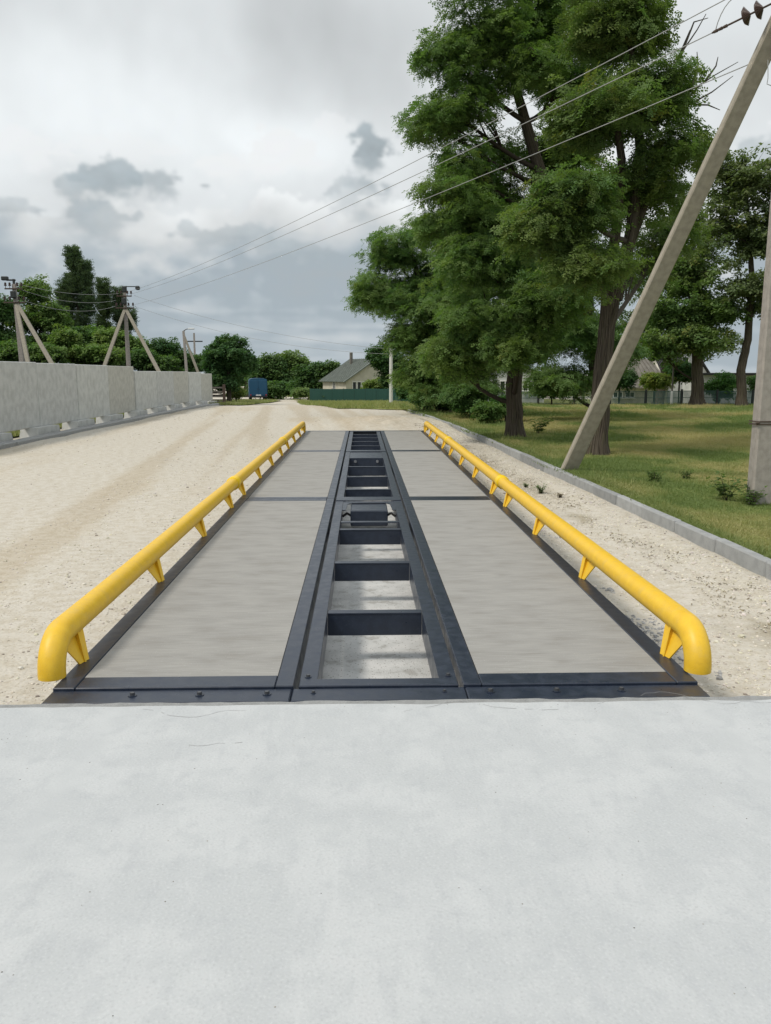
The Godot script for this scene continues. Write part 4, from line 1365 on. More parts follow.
# ------------------------------------------------------------------ poles and wires
func tapered_post(parent: Node, called: String, a: Vector3, b: Vector3, w0: float, w1: float, m: Material, dd := 0.8) -> MeshInstance3D:
	# square-ish concrete post with chamfered corners, built along its own axis
	var mb := MB.new()
	var length := a.distance_to(b)
	var ring := []
	var n := 10
	for i in n + 1:
		var t := float(i) / n
		var h := lerpf(w0, w1, t) * 0.5
		var c := h * 0.16
		var hz := h * dd
		var poly := [Vector2(h - c, -hz), Vector2(h, -hz + c), Vector2(h * 0.9, hz - c), Vector2(h * 0.9 - c, hz), Vector2(-h * 0.9 + c, hz), Vector2(-h * 0.9, hz - c), Vector2(-h, -hz + c), Vector2(-h + c, -hz)]
		var row := []
		for p: Vector2 in poly:
			row.append(Vector3(p.x, t * length, -p.y))
		ring.append(row)
	for i in n:
		for k in 8:
			mb.quad(ring[i][k], ring[i][(k + 1) % 8], ring[i + 1][(k + 1) % 8], ring[i + 1][k])
	for k in range(1, 7):
		mb.tri(ring[n][0], ring[n][k], ring[n][k + 1])
	var o := part(called, mb, m, parent)
	o.position = a - (parent as Node3D).position
	var up := (b - a).normalized()
	var zz := Vector3(0, 0, 1)
	var xx := up.cross(zz).normalized()
	o.basis = Basis(xx, up, xx.cross(up))
	return o

func insulator(parent: Node, at: Vector3, s := 1.0) -> void:
	var mb := MB.new()
	mb.tube([Vector3(0, -0.1, 0) * s, Vector3(0, 0.02, 0) * s, Vector3(0, 0.03, 0) * s, Vector3(0, 0.07, 0) * s, Vector3(0, 0.08, 0) * s, Vector3(0, 0.13, 0) * s, Vector3(0, 0.16, 0) * s], [0.012 * s, 0.012 * s, 0.055 * s, 0.05 * s, 0.035 * s, 0.045 * s, 0.02 * s], 10)
	var o := part("insulator", mb, M.porcelain_brown, parent)
	o.position = at - (parent as Node3D).position

func wire(label: String, a: Vector3, b: Vector3, sag: float, r: float, group: String) -> void:
	var pts := []
	var rad := []
	var n := 28
	for i in n + 1:
		var t := float(i) / n
		pts.append(a.lerp(b, t) + Vector3(0, -sag * 4.0 * t * (1.0 - t), 0) - a)
		rad.append(r)
	var mb := MB.new()
	mb.tube(pts, rad, 6)
	var o := part("power_line", mb, M.wire_metal, self)
	o.name = numbered("power_line") if false else o.name
	o.position = a
	tag(o, label, "wire", group)

func make_poles() -> void:
	# pole with a long raking strut at the kerb
	var base := at_field(5.16, 10.7)
	var p := thing("utility_pole", "brown-grey concrete utility pole in the grass, propped by a long leaning strut", "utility pole", base, "utility poles")
	var top := base + Vector3(0.02, 9.2, 0.0)
	tapered_post(p, "shaft", base - Vector3(0, 0.3, 0), top, 0.285, 0.17, M.pole_concrete)
	var sb := at_field(3.47, 14.12)
	var su := base + Vector3(-0.06, 6.15, -0.06)
	tapered_post(p, "strut", sb - (su - sb).normalized() * 0.3, su, 0.25, 0.21, M.strut_concrete, 0.85)
	var band := MB.new()
	for k in 2:
		var y := 1.045 + 0.035 * k
		for s in [[Vector3(0, y, 0.112), Vector3(0.30, 0.016, 0.008)], [Vector3(0, y, -0.112), Vector3(0.30, 0.016, 0.008)], [Vector3(0.148, y, 0), Vector3(0.008, 0.016, 0.23)], [Vector3(-0.148, y, 0), Vector3(0.008, 0.016, 0.23)]]:
			band.box(s[0], s[1])
	band.tube([Vector3(-0.17, 1.06, 0.12), Vector3(-0.12, 1.07, 0.135)], [0.012, 0.012], 6)
	part("steel_band", band, M.rusty_iron, p)
	# cross arm and strain insulators at the top
	var arm := MB.new()
	arm.box(Vector3(-0.35, 6.15, 0.1), Vector3(1.3, 0.09, 0.09), 0.01)
	part("cross_arm", arm, M.rusty_iron, p)
	var i_a := px(712, 33, 11.25)
	var i_b := px(775, 2, 10.75)
	var str_dir := (i_b - i_a).normalized()
	var rod := MB.new()
	rod.tube([i_a - base, i_b - base], [0.012, 0.012], 6)
	for t in [0.0, 0.06, 0.12]:
		rod.tube([i_a - base + str_dir * (0.02 + t), i_a - base + str_dir * (0.07 + t)], [0.018, 0.022], 8)
	part("strain_rod", rod, M.rusty_iron, p)
	for t in [0.42, 0.57, 0.95]:
		var im := MB.new()
		var c := i_a - base + str_dir * float(t)
		im.tube([c - str_dir * 0.045, c - str_dir * 0.03, c, c + str_dir * 0.012, c + str_dir * 0.05], [0.02, 0.085, 0.115, 0.09, 0.025], 16)
		part("insulator_disc", im, M.porcelain_brown, p)
	var jump := MB.new()
	jump.tube(curve_pts(px(715, 32, 11.25) - base, px(752, -8, 11.0) - base, Vector3(-0.06, 0.12, 0), 8), [0.006, 0.006, 0.006, 0.006, 0.006, 0.006, 0.006, 0.006, 0.006], 5)
	part("jumper_wire", jump, M.wire_metal, p)
	var drop := MB.new()
	drop.tube([px(768, 60, 10.6) - base, px(768, 78, 10.6) - base, px(767, 84, 10.6) - base, px(772, 86, 10.6) - base], [0.005, 0.005, 0.005, 0.005], 5)
	part("drop_wire", drop, M.wire_metal, p)

	# propped poles behind the wall
	var d2 := 52.0
	var far_top := Vector3.ZERO
	var specs := [
		["tripod utility pole with two struts, the one nearer the start of the wall", 45.0, 14.0, 284.0, [[51.0, 362.0], [28.0, 362.0]]],
		["tripod utility pole with splayed struts behind the middle of the wall", d2, 124.5, 292.0, [[106.0, 362.0], [156.0, 366.0]]]]
	for i in specs.size():
		var q: Array = specs[i]
		var d: float = q[1]
		var t := px(q[2], q[3], d)
		var b := Vector3(t.x + (0.22 if i == 0 else 0.05), base_height(d), t.z)
		var u := thing("utility_pole", q[0], "utility pole", b, "utility poles")
		tapered_post(u, "shaft", b - Vector3(0, 0.3, 0), t, 0.28, 0.19, M.pole_concrete)
		for k in q[4].size():
			var f: Array = q[4][k]
			var m0 := px(f[0], f[1], d - 1.0)
			var at := b.lerp(t, 0.86)
			var dir := (m0 - at)
			var foot := at + dir * ((at.y - base_height(d)) / -dir.y)
			tapered_post(u, "strut", foot, at, 0.24, 0.18, M.strut_concrete)
		var cm := MB.new()
		for y in [-0.25, -0.95]:
			cm.box(t - b + Vector3(0, y, 0.12), Vector3(0.9 if y > -0.5 else 1.1, 0.07, 0.07), 0.01)
		part("cross_arm", cm, M.rusty_iron, u)
		var bx := MB.new()
		bx.box(t - b + Vector3(0.0, -0.55, 0.18), Vector3(0.26, 0.36, 0.22), 0.03)
		part("junction_box", bx, M.post_dark, u)
		for x in [-0.4, -0.18, 0.2, 0.42]:
			insulator(u, t + Vector3(x, -0.14, 0.12), 1.3)
			insulator(u, t + Vector3(x * 1.2, -0.84, 0.12), 1.3)
		if i == 0:
			var sw := MB.new()
			sw.box(t - b + Vector3(-0.45, 0.28, 0), Vector3(0.34, 0.2, 0.2), 0.03)
			sw.box(t - b + Vector3(-0.15, 0.20, 0), Vector3(0.5, 0.08, 0.12), 0.03)
			sw.box(t - b + Vector3(0.0, 0.05, 0), Vector3(0.1, 0.4, 0.1), 0.0)
			part("switch_gear", sw, M.post_dark, u)
		else:
			var sl := MB.new()
			sl.box(t - b + Vector3(0.4, 0.32, 0), Vector3(0.85, 0.05, 0.07), 0.01)
			sl.box(t - b + Vector3(0.80, 0.24, 0), Vector3(0.26, 0.24, 0.24), 0.06)
			sl.box(t - b + Vector3(0.0, 0.15, 0), Vector3(0.26, 0.36, 0.24), 0.04)
			part("floodlight_bracket", sl, M.post_dark, u)
			far_top = t
	# lamp pole with one strut
	var d3 := 57.0
	var lt := px(183.5, 331, d3)
	var lb := Vector3(lt.x + 0.2, base_height(d3), lt.z)
	var lp := thing("lamp_pole", "slim street lamp pole with one strut rising behind the end of the wall", "street lamp", lb)
	tapered_post(lp, "shaft", lb, lt, 0.22, 0.15, M.pole_concrete)
	var sfoot := px(198, 372, d3)
	var satt := lb.lerp(lt, 0.95)
	var sdir := sfoot - satt
	tapered_post(lp, "strut", satt + sdir * ((satt.y - lb.y) / -sdir.y), satt, 0.2, 0.14, M.strut_concrete)
	var lm := MB.new()
	lm.tube([lt - lb, lt - lb + Vector3(0.2, 0.12, 0), lt - lb + Vector3(0.45, 0.14, 0)], [0.03, 0.025, 0.02], 8)
	part("lamp_arm", lm, M.rusty_iron, lp)
	var lh := MB.new()
	lh.box(lt - lb + Vector3(0.52, 0.15, 0), Vector3(0.42, 0.09, 0.18), 0.03)
	part("lamp_head", lh, M.lamp_glass, lp)
	# plain far pole with a cross arm
	var ft := px(194, 333, 104.0)
	var fb := Vector3(ft.x, base_height(104.0), ft.z)
	var fp := thing("utility_pole", "thin far utility pole with short crossarm, beside the street lamp", "utility pole", fb, "utility poles")
	tapered_post(fp, "shaft", fb, ft, 0.3, 0.2, M.pole_concrete)
	var fa := MB.new()
	fa.box(ft - fb + Vector3(0, -1.0, 0), Vector3(2.0, 0.14, 0.14), 0.01)
	part("cross_arm", fa, M.post_dark, fp)
	# white round pole at the end of the kerb
	var wb := px(391, 404.5, 50.0)
	wb.y = field_height(wb.x, 50.0)
	var wt := px(391, 346, 50.0)
	var wp := thing("white_pole", "plain white round pole in front of the green garden fence", "pole", wb)
	var wm := MB.new()
	wm.tube([Vector3(0, -0.2, 0), (wt - wb) * 0.5, wt - wb], [0.115, 0.105, 0.095], 12)
	part("shaft", wm, M.grey_pole_paint, wp)
	var wc := MB.new()
	wc.tube([wt - wb, wt - wb + Vector3(0, 0.08, 0)], [0.105, 0.03], 12)
	part("cap", wc, M.wire_metal, wp)

	# wires
	var g := "power lines crossing the road"
	wire("topmost power line slanting across the road through the locust crowns", px(766, -22, 11.0), far_top + Vector3(0.25, 0.0, 0.12), 0.35, 0.0068, g)
	wire("middle power line held by the brown insulator discs", i_a, far_top + Vector3(0.5, -0.1, 0.12), 0.3, 0.0068, g)
	wire("lowest power line passing below the insulator discs", px(790, 47, 10.75), far_top + Vector3(0.6, -0.75, 0.12), 0.28, 0.0068, g)
	var t1 := px(14.0, 284.0, 45.0)
	var g2 := "power lines between the tripod poles"
	wire("upper pale wire between the two tripod poles", t1 + Vector3(0.2, 0.0, 0.12), far_top + Vector3(-0.3, -0.1, 0.1), 0.25, 0.010, g2)
	wire("middle pale wire between the two tripod poles", t1 + Vector3(0.4, -0.3, 0.12), far_top + Vector3(-0.5, -0.5, 0.1), 0.35, 0.010, g2)
	wire("lower sagging wire between the two tripod poles", t1 + Vector3(0.5, -0.85, 0.12), far_top + Vector3(-0.55, -0.85, 0.1), 0.4, 0.010, g2)
	var g3 := "thin wires leading down the road"
	wire("thin wire from the second tripod pole towards the house", far_top + Vector3(0.55, -0.2, 0), px(391, 349, 50.0), 0.5, 0.008, g3)
	wire("thin lower wire from the second tripod pole towards the white pole", far_top + Vector3(0.6, -0.85, 0), px(391, 354, 50.0), 0.6, 0.008, g3)

# ------------------------------------------------------------------ houses, fences, van
func window(parent: Node, at: Vector3, w: float, h: float, turn := 0.0, bars := 1) -> void:
	var f := MB.new()
	var t := 0.07
	f.box(Vector3(0, h * 0.5 - t * 0.5, 0.02), Vector3(w, t, 0.10), 0.005)
	f.box(Vector3(0, -h * 0.5 + t * 0.5, 0.02), Vector3(w, t, 0.10), 0.005)
	f.box(Vector3(-w * 0.5 + t * 0.5, 0, 0.02), Vector3(t, h - 2.0 * t, 0.10), 0.005)
	f.box(Vector3(w * 0.5 - t * 0.5, 0, 0.02), Vector3(t, h - 2.0 * t, 0.10), 0.005)
	for i in bars:
		f.box(Vector3(lerpf(-w * 0.5, w * 0.5, (i + 1.0) / (bars + 1.0)), 0, 0.02), Vector3(t * 0.8, h - 2.0 * t, 0.08), 0.004)
	var o := part("window", f, M.white_frame, parent)
	o.position = at
	o.rotation.y = turn
	for i in bars + 1:
		var gm := MB.new()
		var pw := (w - t) / (bars + 1.0) - t
		gm.box(Vector3.ZERO, Vector3(pw, h - 2.0 * t, 0.02))
		var go := part("pane", gm, M.window_glass, o)
		go.position = Vector3(-w * 0.5 + t * 0.5 + (w - t) * (i + 0.5) / (bars + 1.0), 0, 0.0)
	var sm := MB.new()
	sm.box(Vector3(0, -h * 0.5 - 0.03, 0.08), Vector3(w + 0.12, 0.05, 0.18), 0.005)
	part("sill", sm, M.white_frame, o)

func gable(parent: Node, x0: float, x1: float, eave: float, apex: float, depth: float, wall_m: Material, roof_m: Material, over := 0.35) -> void:
	# gable end faces +z at z = 0, house runs to z = -depth
	var xm := (x0 + x1) * 0.5
	var wm := MB.new()
	wm.slab(PackedVector2Array([Vector2(x0, -0.5), Vector2(x1, -0.5), Vector2(x1, eave), Vector2(xm, apex), Vector2(x0, eave)]), Vector3(0, 0, -depth * 0.5), Vector3.RIGHT, Vector3.UP, depth)
	part("wall", wm, wall_m, parent)
	for s: float in [-1.0, 1.0]:
		var a := Vector2(xm, apex + 0.06)
		var e := Vector2(x0 if s < 0 else x1, eave + 0.06)
		var dir := (e - a).normalized()
		var end := e + dir * over
		var nrm := Vector2(-dir.y, dir.x)
		if nrm.y < 0.0:
			nrm = -nrm
		var rm := MB.new()
		var ax := Vector3(dir.x, dir.y, 0)
		var length := a.distance_to(end)
		rm.slab(PackedVector2Array([Vector2(0, -over), Vector2(length, -over), Vector2(length, depth + over), Vector2(0, depth + over)]), Vector3(a.x, a.y, 0) + Vector3(nrm.x, nrm.y, 0) * 0.05, ax, Vector3(0, 0, -1), 0.1)
		# ribs of the sheet roofing
		var k := 0.2
		while k < depth + over:
			rm.box(Vector3(a.x, a.y, -k) + ax * length * 0.5 + Vector3(nrm.x, nrm.y, 0) * 0.12, Vector3(length, 0.05, 0.06), 0.0, Basis(ax, Vector3(nrm.x, nrm.y, 0), ax.cross(Vector3(nrm.x, nrm.y, 0))))
			k += 0.55
		part("roof", rm, roof_m, parent)

func make_buildings() -> void:
	# cream house behind the green fence
	var d := 88.0
	var o := px(346, 390, d)
	o.y = base_height(d) - 0.1
	var h := thing("cream_house", "cream house with grey-green gabled roof behind the green garden fence", "house", o, "", 0.42)
	var eave := px(346, 381, d).y - o.y
	var apex := px(376, 359.5, d).y - o.y
	gable(h, 0.0, 6.9, eave, apex, 6.6, M.cream_plaster, M.roof_green, 0.4)
	var wy := px(358, 385.8, d).y - o.y
	for x in [0.95, 1.5, 2.05]:
		window(h, Vector3(x, wy, 0.0), 0.5, 0.9, 0.0, 0)
	window(h, Vector3(3.3, wy, 0.0), 0.8, 0.9, 0.0, 1)
	window(h, Vector3(5.2, wy, 0.0), 0.8, 0.9, 0.0, 1)
	window(h, Vector3(0.0, wy, -3.2), 0.8, 0.9, -PI / 2.0, 1)
	var ch := MB.new()
	ch.box(Vector3(2.6, apex + 0.1, -4.6), Vector3(0.28, 1.5, 0.28), 0.02)
	part("chimney", ch, M.roof_grey, h)
	# green profiled fence
	var fd := 77.0
	var f0 := px(310, 395, fd)
	var f := thing("garden_fence", "dark green sheet metal garden fence before the cream house", "fence", Vector3(f0.x, base_height(fd), f0.z))
	var n := 9
	for i in n:
		var w := 1.0
		var pm := MB.new()
		var ribs := 8
		for k in ribs:
			pm.box(Vector3((k + 0.5) * w / ribs, 0.66, 0.02 if k % 2 == 0 else 0.0), Vector3(w / ribs, 1.12, 0.02))
		var po := part("fence_panel", pm, M.fence_green, f)
		po.position = Vector3(i * 1.02, rng.randf_range(-0.02, 0.02), -i * 0.03)
		var qm := MB.new()
		qm.box(Vector3(-0.01, 0.6, -0.05), Vector3(0.06, 1.3, 0.06), 0.005)
		var qo := part("fence_post", qm, M.post_dark, f)
		qo.position = Vector3(i * 1.02, 0, -i * 0.03)
	# grey-roofed house across the field
	var d2 := 66.0
	var o2 := px(650, 395, d2)
	o2.y = base_height(d2)
	var g := thing("grey_roof_house", "long house with weathered grey roof beyond the field fence", "house", o2)
	var ea := px(640, 386, d2).y - o2.y
	var ap := px(640, 358, d2).y - o2.y
	var gx0 := px(612, 380, d2).x - o2.x
	var gx1 := px(668, 380, d2).x - o2.x
	var wm := MB.new()
	wm.box(Vector3((gx0 + gx1) * 0.5, ea * 0.5 - 0.3, -3.0), Vector3(gx1 - gx0, ea + 0.6, 6.0))
	part("wall", wm, M.cream_plaster, g)
	for s: float in [0.0, 1.0]:
		var rm := MB.new()
		var za := 0.5 - s * 7.0
		rm.quad(Vector3(gx0 - 0.3, ea - 0.1, za), Vector3(gx1 + 0.3, ea - 0.1, za), Vector3(gx1 - 0.5, ap, -3.0), Vector3(gx0 + 0.5, ap, -3.0))
		rm.quad(Vector3(gx0 - 0.3, ea - 0.18, za), Vector3(gx1 + 0.3, ea - 0.18, za), Vector3(gx1 + 0.3, ea - 0.1, za), Vector3(gx0 - 0.3, ea - 0.1, za))
		for k in 12:
			var t := (k + 0.5) / 12.0
			var pa := Vector3(lerpf(gx0 - 0.3, gx1 + 0.3, t), ea - 0.06, za)
			var pb := Vector3(lerpf(gx0 + 0.5, gx1 - 0.5, t), ap + 0.04, -3.0)
			rm.tube([pa, pb], [0.05, 0.05], 4)
		part("roof", rm, M.roof_grey, g)
	for s: float in [gx0 + 0.1, gx1 - 0.1]:
		var em := MB.new()
		em.slab(PackedVector2Array([Vector2(-6.0, ea - 0.1), Vector2(0.0, ea - 0.1), Vector2(-3.0, ap - 0.1)]), Vector3(s, 0, 0), Vector3(0, 0, 1), Vector3.UP, 0.15)
		part("gable_wall", em, M.cream_plaster, g)
	for x in [618.0, 630.0]:
		window(g, Vector3(px(x, 385, d2).x - o2.x, ea * 0.5, 0.03), 0.8, 0.5, 0.0, 1)
	# white gabled building
	var d3 := 68.0
	var o3 := px(688, 395, d3)
	o3.y = base_height(d3)
	var wb := thing("white_building", "white two-storey building with steep dark gable behind the stout field tree", "house", o3)
	gable(wb, px(669, 380, d3).x - o3.x, px(706, 380, d3).x - o3.x, px(670, 372, d3).y - o3.y, px(688, 345, d3).y - o3.y, 7.0, M.white_plaster, M.roof_dark, 0.3)
	window(wb, Vector3(px(685, 362, d3).x - o3.x, px(685, 362, d3).y - o3.y, 0.03), 0.6, 0.9, 0.0, 0)
	window(wb, Vector3(px(696, 380, d3).x - o3.x, px(685, 382, d3).y - o3.y, 0.03), 0.8, 0.9, 0.0, 1)
	# low shed
	var d4 := 60.0
	var o4 := px(738, 395, d4)
	o4.y = base_height(d4)
	var sh := thing("low_shed", "long low shed with flat dark roof beyond the shrubs", "shed", o4)
	var sx0 := px(704, 380, d4).x - o4.x
	var sx1 := px(800, 380, d4).x - o4.x
	var st := px(738, 374, d4).y - o4.y
	var s1 := MB.new()
	s1.box(Vector3((sx0 + sx1) * 0.5, st * 0.5 - 0.3, -2.0), Vector3(sx1 - sx0, st + 0.5, 4.0))
	part("wall", s1, M.white_plaster, sh)
	var s2 := MB.new()
	s2.box(Vector3((sx0 + sx1) * 0.5, st, -1.9), Vector3(sx1 - sx0 + 0.5, 0.16, 4.8), 0.02)
	part("roof", s2, M.roof_dark, sh)
	# white wall glimpsed between the trunks
	var d5 := 70.0
	var o5 := px(515, 395, d5)
	o5.y = base_height(d5)
	var hw := thing("roadside_house", "pale low house glimpsed between the locust trunks", "house", o5)
	gable(hw, px(478, 380, d5).x - o5.x, px(545, 380, d5).x - o5.x, px(500, 377, d5).y - o5.y, px(512, 362, d5).y - o5.y, 7.0, M.white_plaster, M.roof_dark, 0.3)
	for x in [488.0, 505.0, 528.0]:
		window(hw, Vector3(px(x, 385, d5).x - o5.x, px(x, 386, d5).y - o5.y, 0.03), 0.9, 0.9, 0.0, 1)

	# mesh fence across the field
	var md := 48.3
	var m0 := px(466, 395, md)
	var mf := thing("mesh_fence", "low green mesh fence on dark posts along the far side of the field", "fence", Vector3(m0.x, field_height(m0.x, md), m0.z))
	var panel := MB.new()
	for k in 30:
		panel.box(Vector3((k + 0.5) * 2.0 / 30.0, 0.42, 0), Vector3(0.034, 0.78, 0.012))
	for y in [0.08, 0.42, 0.80]:
		panel.box(Vector3(1.0, y, 0.013), Vector3(2.0, 0.03, 0.012))
	var pmesh := panel.mesh()
	var post := MB.new()
	post.box(Vector3(0, 0.40, 0), Vector3(0.10, 1.0, 0.10), 0.008)
	var qmesh := post.mesh()
	for i in 11:
		var po := obj("mesh_panel", pmesh, M.mesh_green, mf)
		po.position = Vector3(i * 2.1 + 0.05, field_height(m0.x + i * 2.1, md) - mf.position.y, 0)
		var qo := obj("fence_post", qmesh, M.post_dark, mf)
		qo.position = Vector3(i * 2.1, field_height(m0.x + i * 2.1, md) - mf.position.y, 0)
	var wp := thing("white_post", "short white post standing in front of the mesh fence", "post", at_field(17.75, 47.7))
	var wm2 := MB.new()
	wm2.box(Vector3(0, 0.3, 0), Vector3(0.11, 0.95, 0.11), 0.01)
	part("shaft", wm2, M.white_paint, wp)
	var wm3 := MB.new()
	wm3.box(Vector3(0.0, 1.55, 0), Vector3(0.07, 1.55, 0.07), 0.008)
	part("upper_shaft", wm3, M.old_wood, wp)

func make_van() -> void:
	var d := 86.0
	var at := px(258.5, 398, d)
	at.y = base_height(d) + 0.03
	var v := thing("blue_van", "dark blue box van parked on the grass beside the road bend", "van", at, "", 0.16)
	var b := MB.new()
	# box body: rounded roof profile, extruded lengthwise
	var prof := PackedVector2Array([Vector2(-0.88, 0.52), Vector2(0.88, 0.52), Vector2(0.92, 0.8), Vector2(0.92, 2.0), Vector2(0.86, 2.2), Vector2(0.6, 2.29), Vector2(0.0, 2.32), Vector2(-0.6, 2.29), Vector2(-0.86, 2.2), Vector2(-0.92, 2.0), Vector2(-0.92, 0.8)])
	b.slab(prof, Vector3(0, 0, -1.5), Vector3.RIGHT, Vector3.UP, 3.0)
	part("box_body", b, M.van_blue, v)
	var cab := MB.new()
	cab.slab(PackedVector2Array([Vector2(-3.05, 0.45), Vector2(-4.5, 0.45), Vector2(-4.6, 0.95), Vector2(-4.25, 1.15), Vector2(-3.8, 1.85), Vector2(-3.05, 1.92)]), Vector3.ZERO, Vector3(0, 0, 1), Vector3.UP, 1.75)
	part("cab", cab, M.van_blue, v)
	var chs := MB.new()
	chs.box(Vector3(0, 0.44, -2.2), Vector3(0.9, 0.14, 4.4), 0.01)
	part("chassis", chs, M.van_dark, v)
	var bmp := MB.new()
	bmp.box(Vector3(0, 0.42, 0.06), Vector3(1.7, 0.14, 0.12), 0.02)
	part("bumper", bmp, M.van_dark, v)
	for s: float in [-1.0, 1.0]:
		var dm := MB.new()
		dm.box(Vector3(s * 0.43, 1.35, 0.012), Vector3(0.82, 1.5, 0.03), 0.01)
		var dr := part("rear_door", dm, M.van_blue, v)
		var hm := MB.new()
		hm.box(Vector3(s * 0.08, 1.2, 0.035), Vector3(0.025, 0.16, 0.02), 0.004)
		part("handle", hm, M.van_dark, dr)
		var tl := MB.new()
		tl.box(Vector3(s * 0.78, 0.62, 0.02), Vector3(0.14, 0.12, 0.04), 0.01)
		part("tail_light", tl, M.red_lens, v)
		for z in [-0.75, -3.75]:
			var tm := MB.new()
			tm.tube([Vector3(-0.12, 0, 0), Vector3(-0.10, 0, 0), Vector3(0.10, 0, 0), Vector3(0.12, 0, 0)], [0.30, 0.34, 0.34, 0.30], 18)
			var to := part("wheel", tm, M.rubber, v)
			to.position = Vector3(s * 0.76, 0.33, z)
			var rm := MB.new()
			rm.tube([Vector3(s * 0.10, 0, 0), Vector3(s * 0.13, 0, 0)], [0.19, 0.17], 14)
			part("rim", rm, M.zinc, to)
	var pl := MB.new()
	pl.box(Vector3(0, 0.60, 0.04), Vector3(0.52, 0.12, 0.01))
	part("number_plate", pl, M.white_paint, v)

# ------------------------------------------------------------------ small growth and loose stones
func grass_tuft(seed_v: int, blades: int, h: float, spread: float, width: float) -> ArrayMesh:
	var r := RandomNumberGenerator.new()
	r.seed = seed_v
	var mb := MB.new()
	for i in blades:
		var an := r.randf() * TAU
		var p := Vector3(cos(an), 0, sin(an)) * spread * sqrt(r.randf())
		var lean := Vector3(r.randfn(), 0, r.randfn()) * 0.45
		var hh := h * r.randf_range(0.5, 1.2)
		var tip := p + (Vector3.UP + lean).normalized() * hh
		var midp := p.lerp(tip, 0.55) + Vector3.UP * hh * 0.08
		var sd := Vector3(-sin(an * 3.0), 0, cos(an * 3.0)) * width
		var nn := (sd * 2.0).cross(tip - p).normalized()
		if nn.y < 0.0:
			nn = -nn
			sd = -sd
		var a := mb.vert(p - sd, nn)
		mb.vert(p + sd, nn); mb.vert(midp + sd * 0.7, nn); mb.vert(midp - sd * 0.7, nn); mb.vert(tip, nn)
		mb.tri_i(a, a + 1, a + 2); mb.tri_i(a, a + 2, a + 3); mb.tri_i(a + 3, a + 2, a + 4)
	return mb.mesh()

func make_grass() -> void:
	var r := RandomNumberGenerator.new()
	r.seed = 1201
	var patch := fbm(111, 0.25, 4)
	var sets := [[], []]
	var green := Color(0.225, 0.285, 0.10)
	var dry := Color(0.45, 0.40, 0.20)
	var deep := Color(0.145, 0.215, 0.07)
	# mown field: density falls with distance as the tufts grow smaller in view
	for band in [[5.0, 12.0, 22000, 0.62], [12.0, 20.0, 32000, 0.78], [20.0, 32.0, 30000, 1.1], [32.0, 48.0, 26000, 1.6]]:
		for i in band[2]:
			var d := r.randf_range(band[0], band[1])
			var x0 := interp(KERB_LINE, d) + 0.13
			var x := x0 + r.randf() * (d * 0.56 + 1.5 - x0 + 1.5)
			var p := patch.get_noise_2d(x, d * 0.7)
			var near_kerb := exp(-(x - x0) / 0.5)
			var c := green.lerp(dry, clampf(0.45 + p * 2.2 + r.randf_range(-0.3, 0.3), 0.0, 1.0) * (1.0 - 0.6 * near_kerb))
			if p < -0.2 or near_kerb > 0.6:
				c = c.lerp(deep, 0.5)
			var s: float = band[3] * r.randf_range(0.6, 1.15) * (1.0 + 0.5 * near_kerb + maxf(0.0, -p) * 0.8)
			var tall := 0.5 if r.randf() > 0.07 else r.randf_range(0.9, 1.5)
			sets[i % 2].append([Transform3D(Basis(Vector3.UP, r.randf() * TAU).scaled(Vector3(s * 1.2, s * tall, s * 1.2)), Vector3(x, field_height(x, d) - 0.004, -d)), c])
	# rough verges by the road bend, behind the wall and before the garden fence
	for i in 5200:
		var x: float; var d: float; var y: float
		if i % 3 == 0:
			d = r.randf_range(19.0, 50.0); x = -9.8 - r.randf() * 3.0
			y = base_height(d) + 0.05
		elif i % 3 == 1:
			d = r.randf_range(50.5, 84.0); x = interp(ROAD_LEFT, d) - r.randf() * 4.0
			y = base_height(d) + 0.05
		else:
			d = r.randf_range(41.5, 78.0); x = interp(ROAD_RIGHT, d) + pow(r.randf(), 1.3) * 8.0
			y = field_height(x, d)
		var s := r.randf_range(2.0, 3.6)
		sets[i % 2].append([Transform3D(Basis(Vector3.UP, r.randf() * TAU).scaled(Vector3(s, s * 0.9, s)), Vector3(x, y, -d)), green.lerp(dry, r.randf() * 0.6)])
	for k in 2:
		var g := scatter("grass", grass_tuft(40 + k, 18, 0.085, 0.11, 0.0032), M.grass_blade, sets[k])
		g.set_meta("kind", "stuff")
		tag(g, ["short grass growing over the field and verges", "yellowed short grass mixed into the field and verges"][k], "grass")

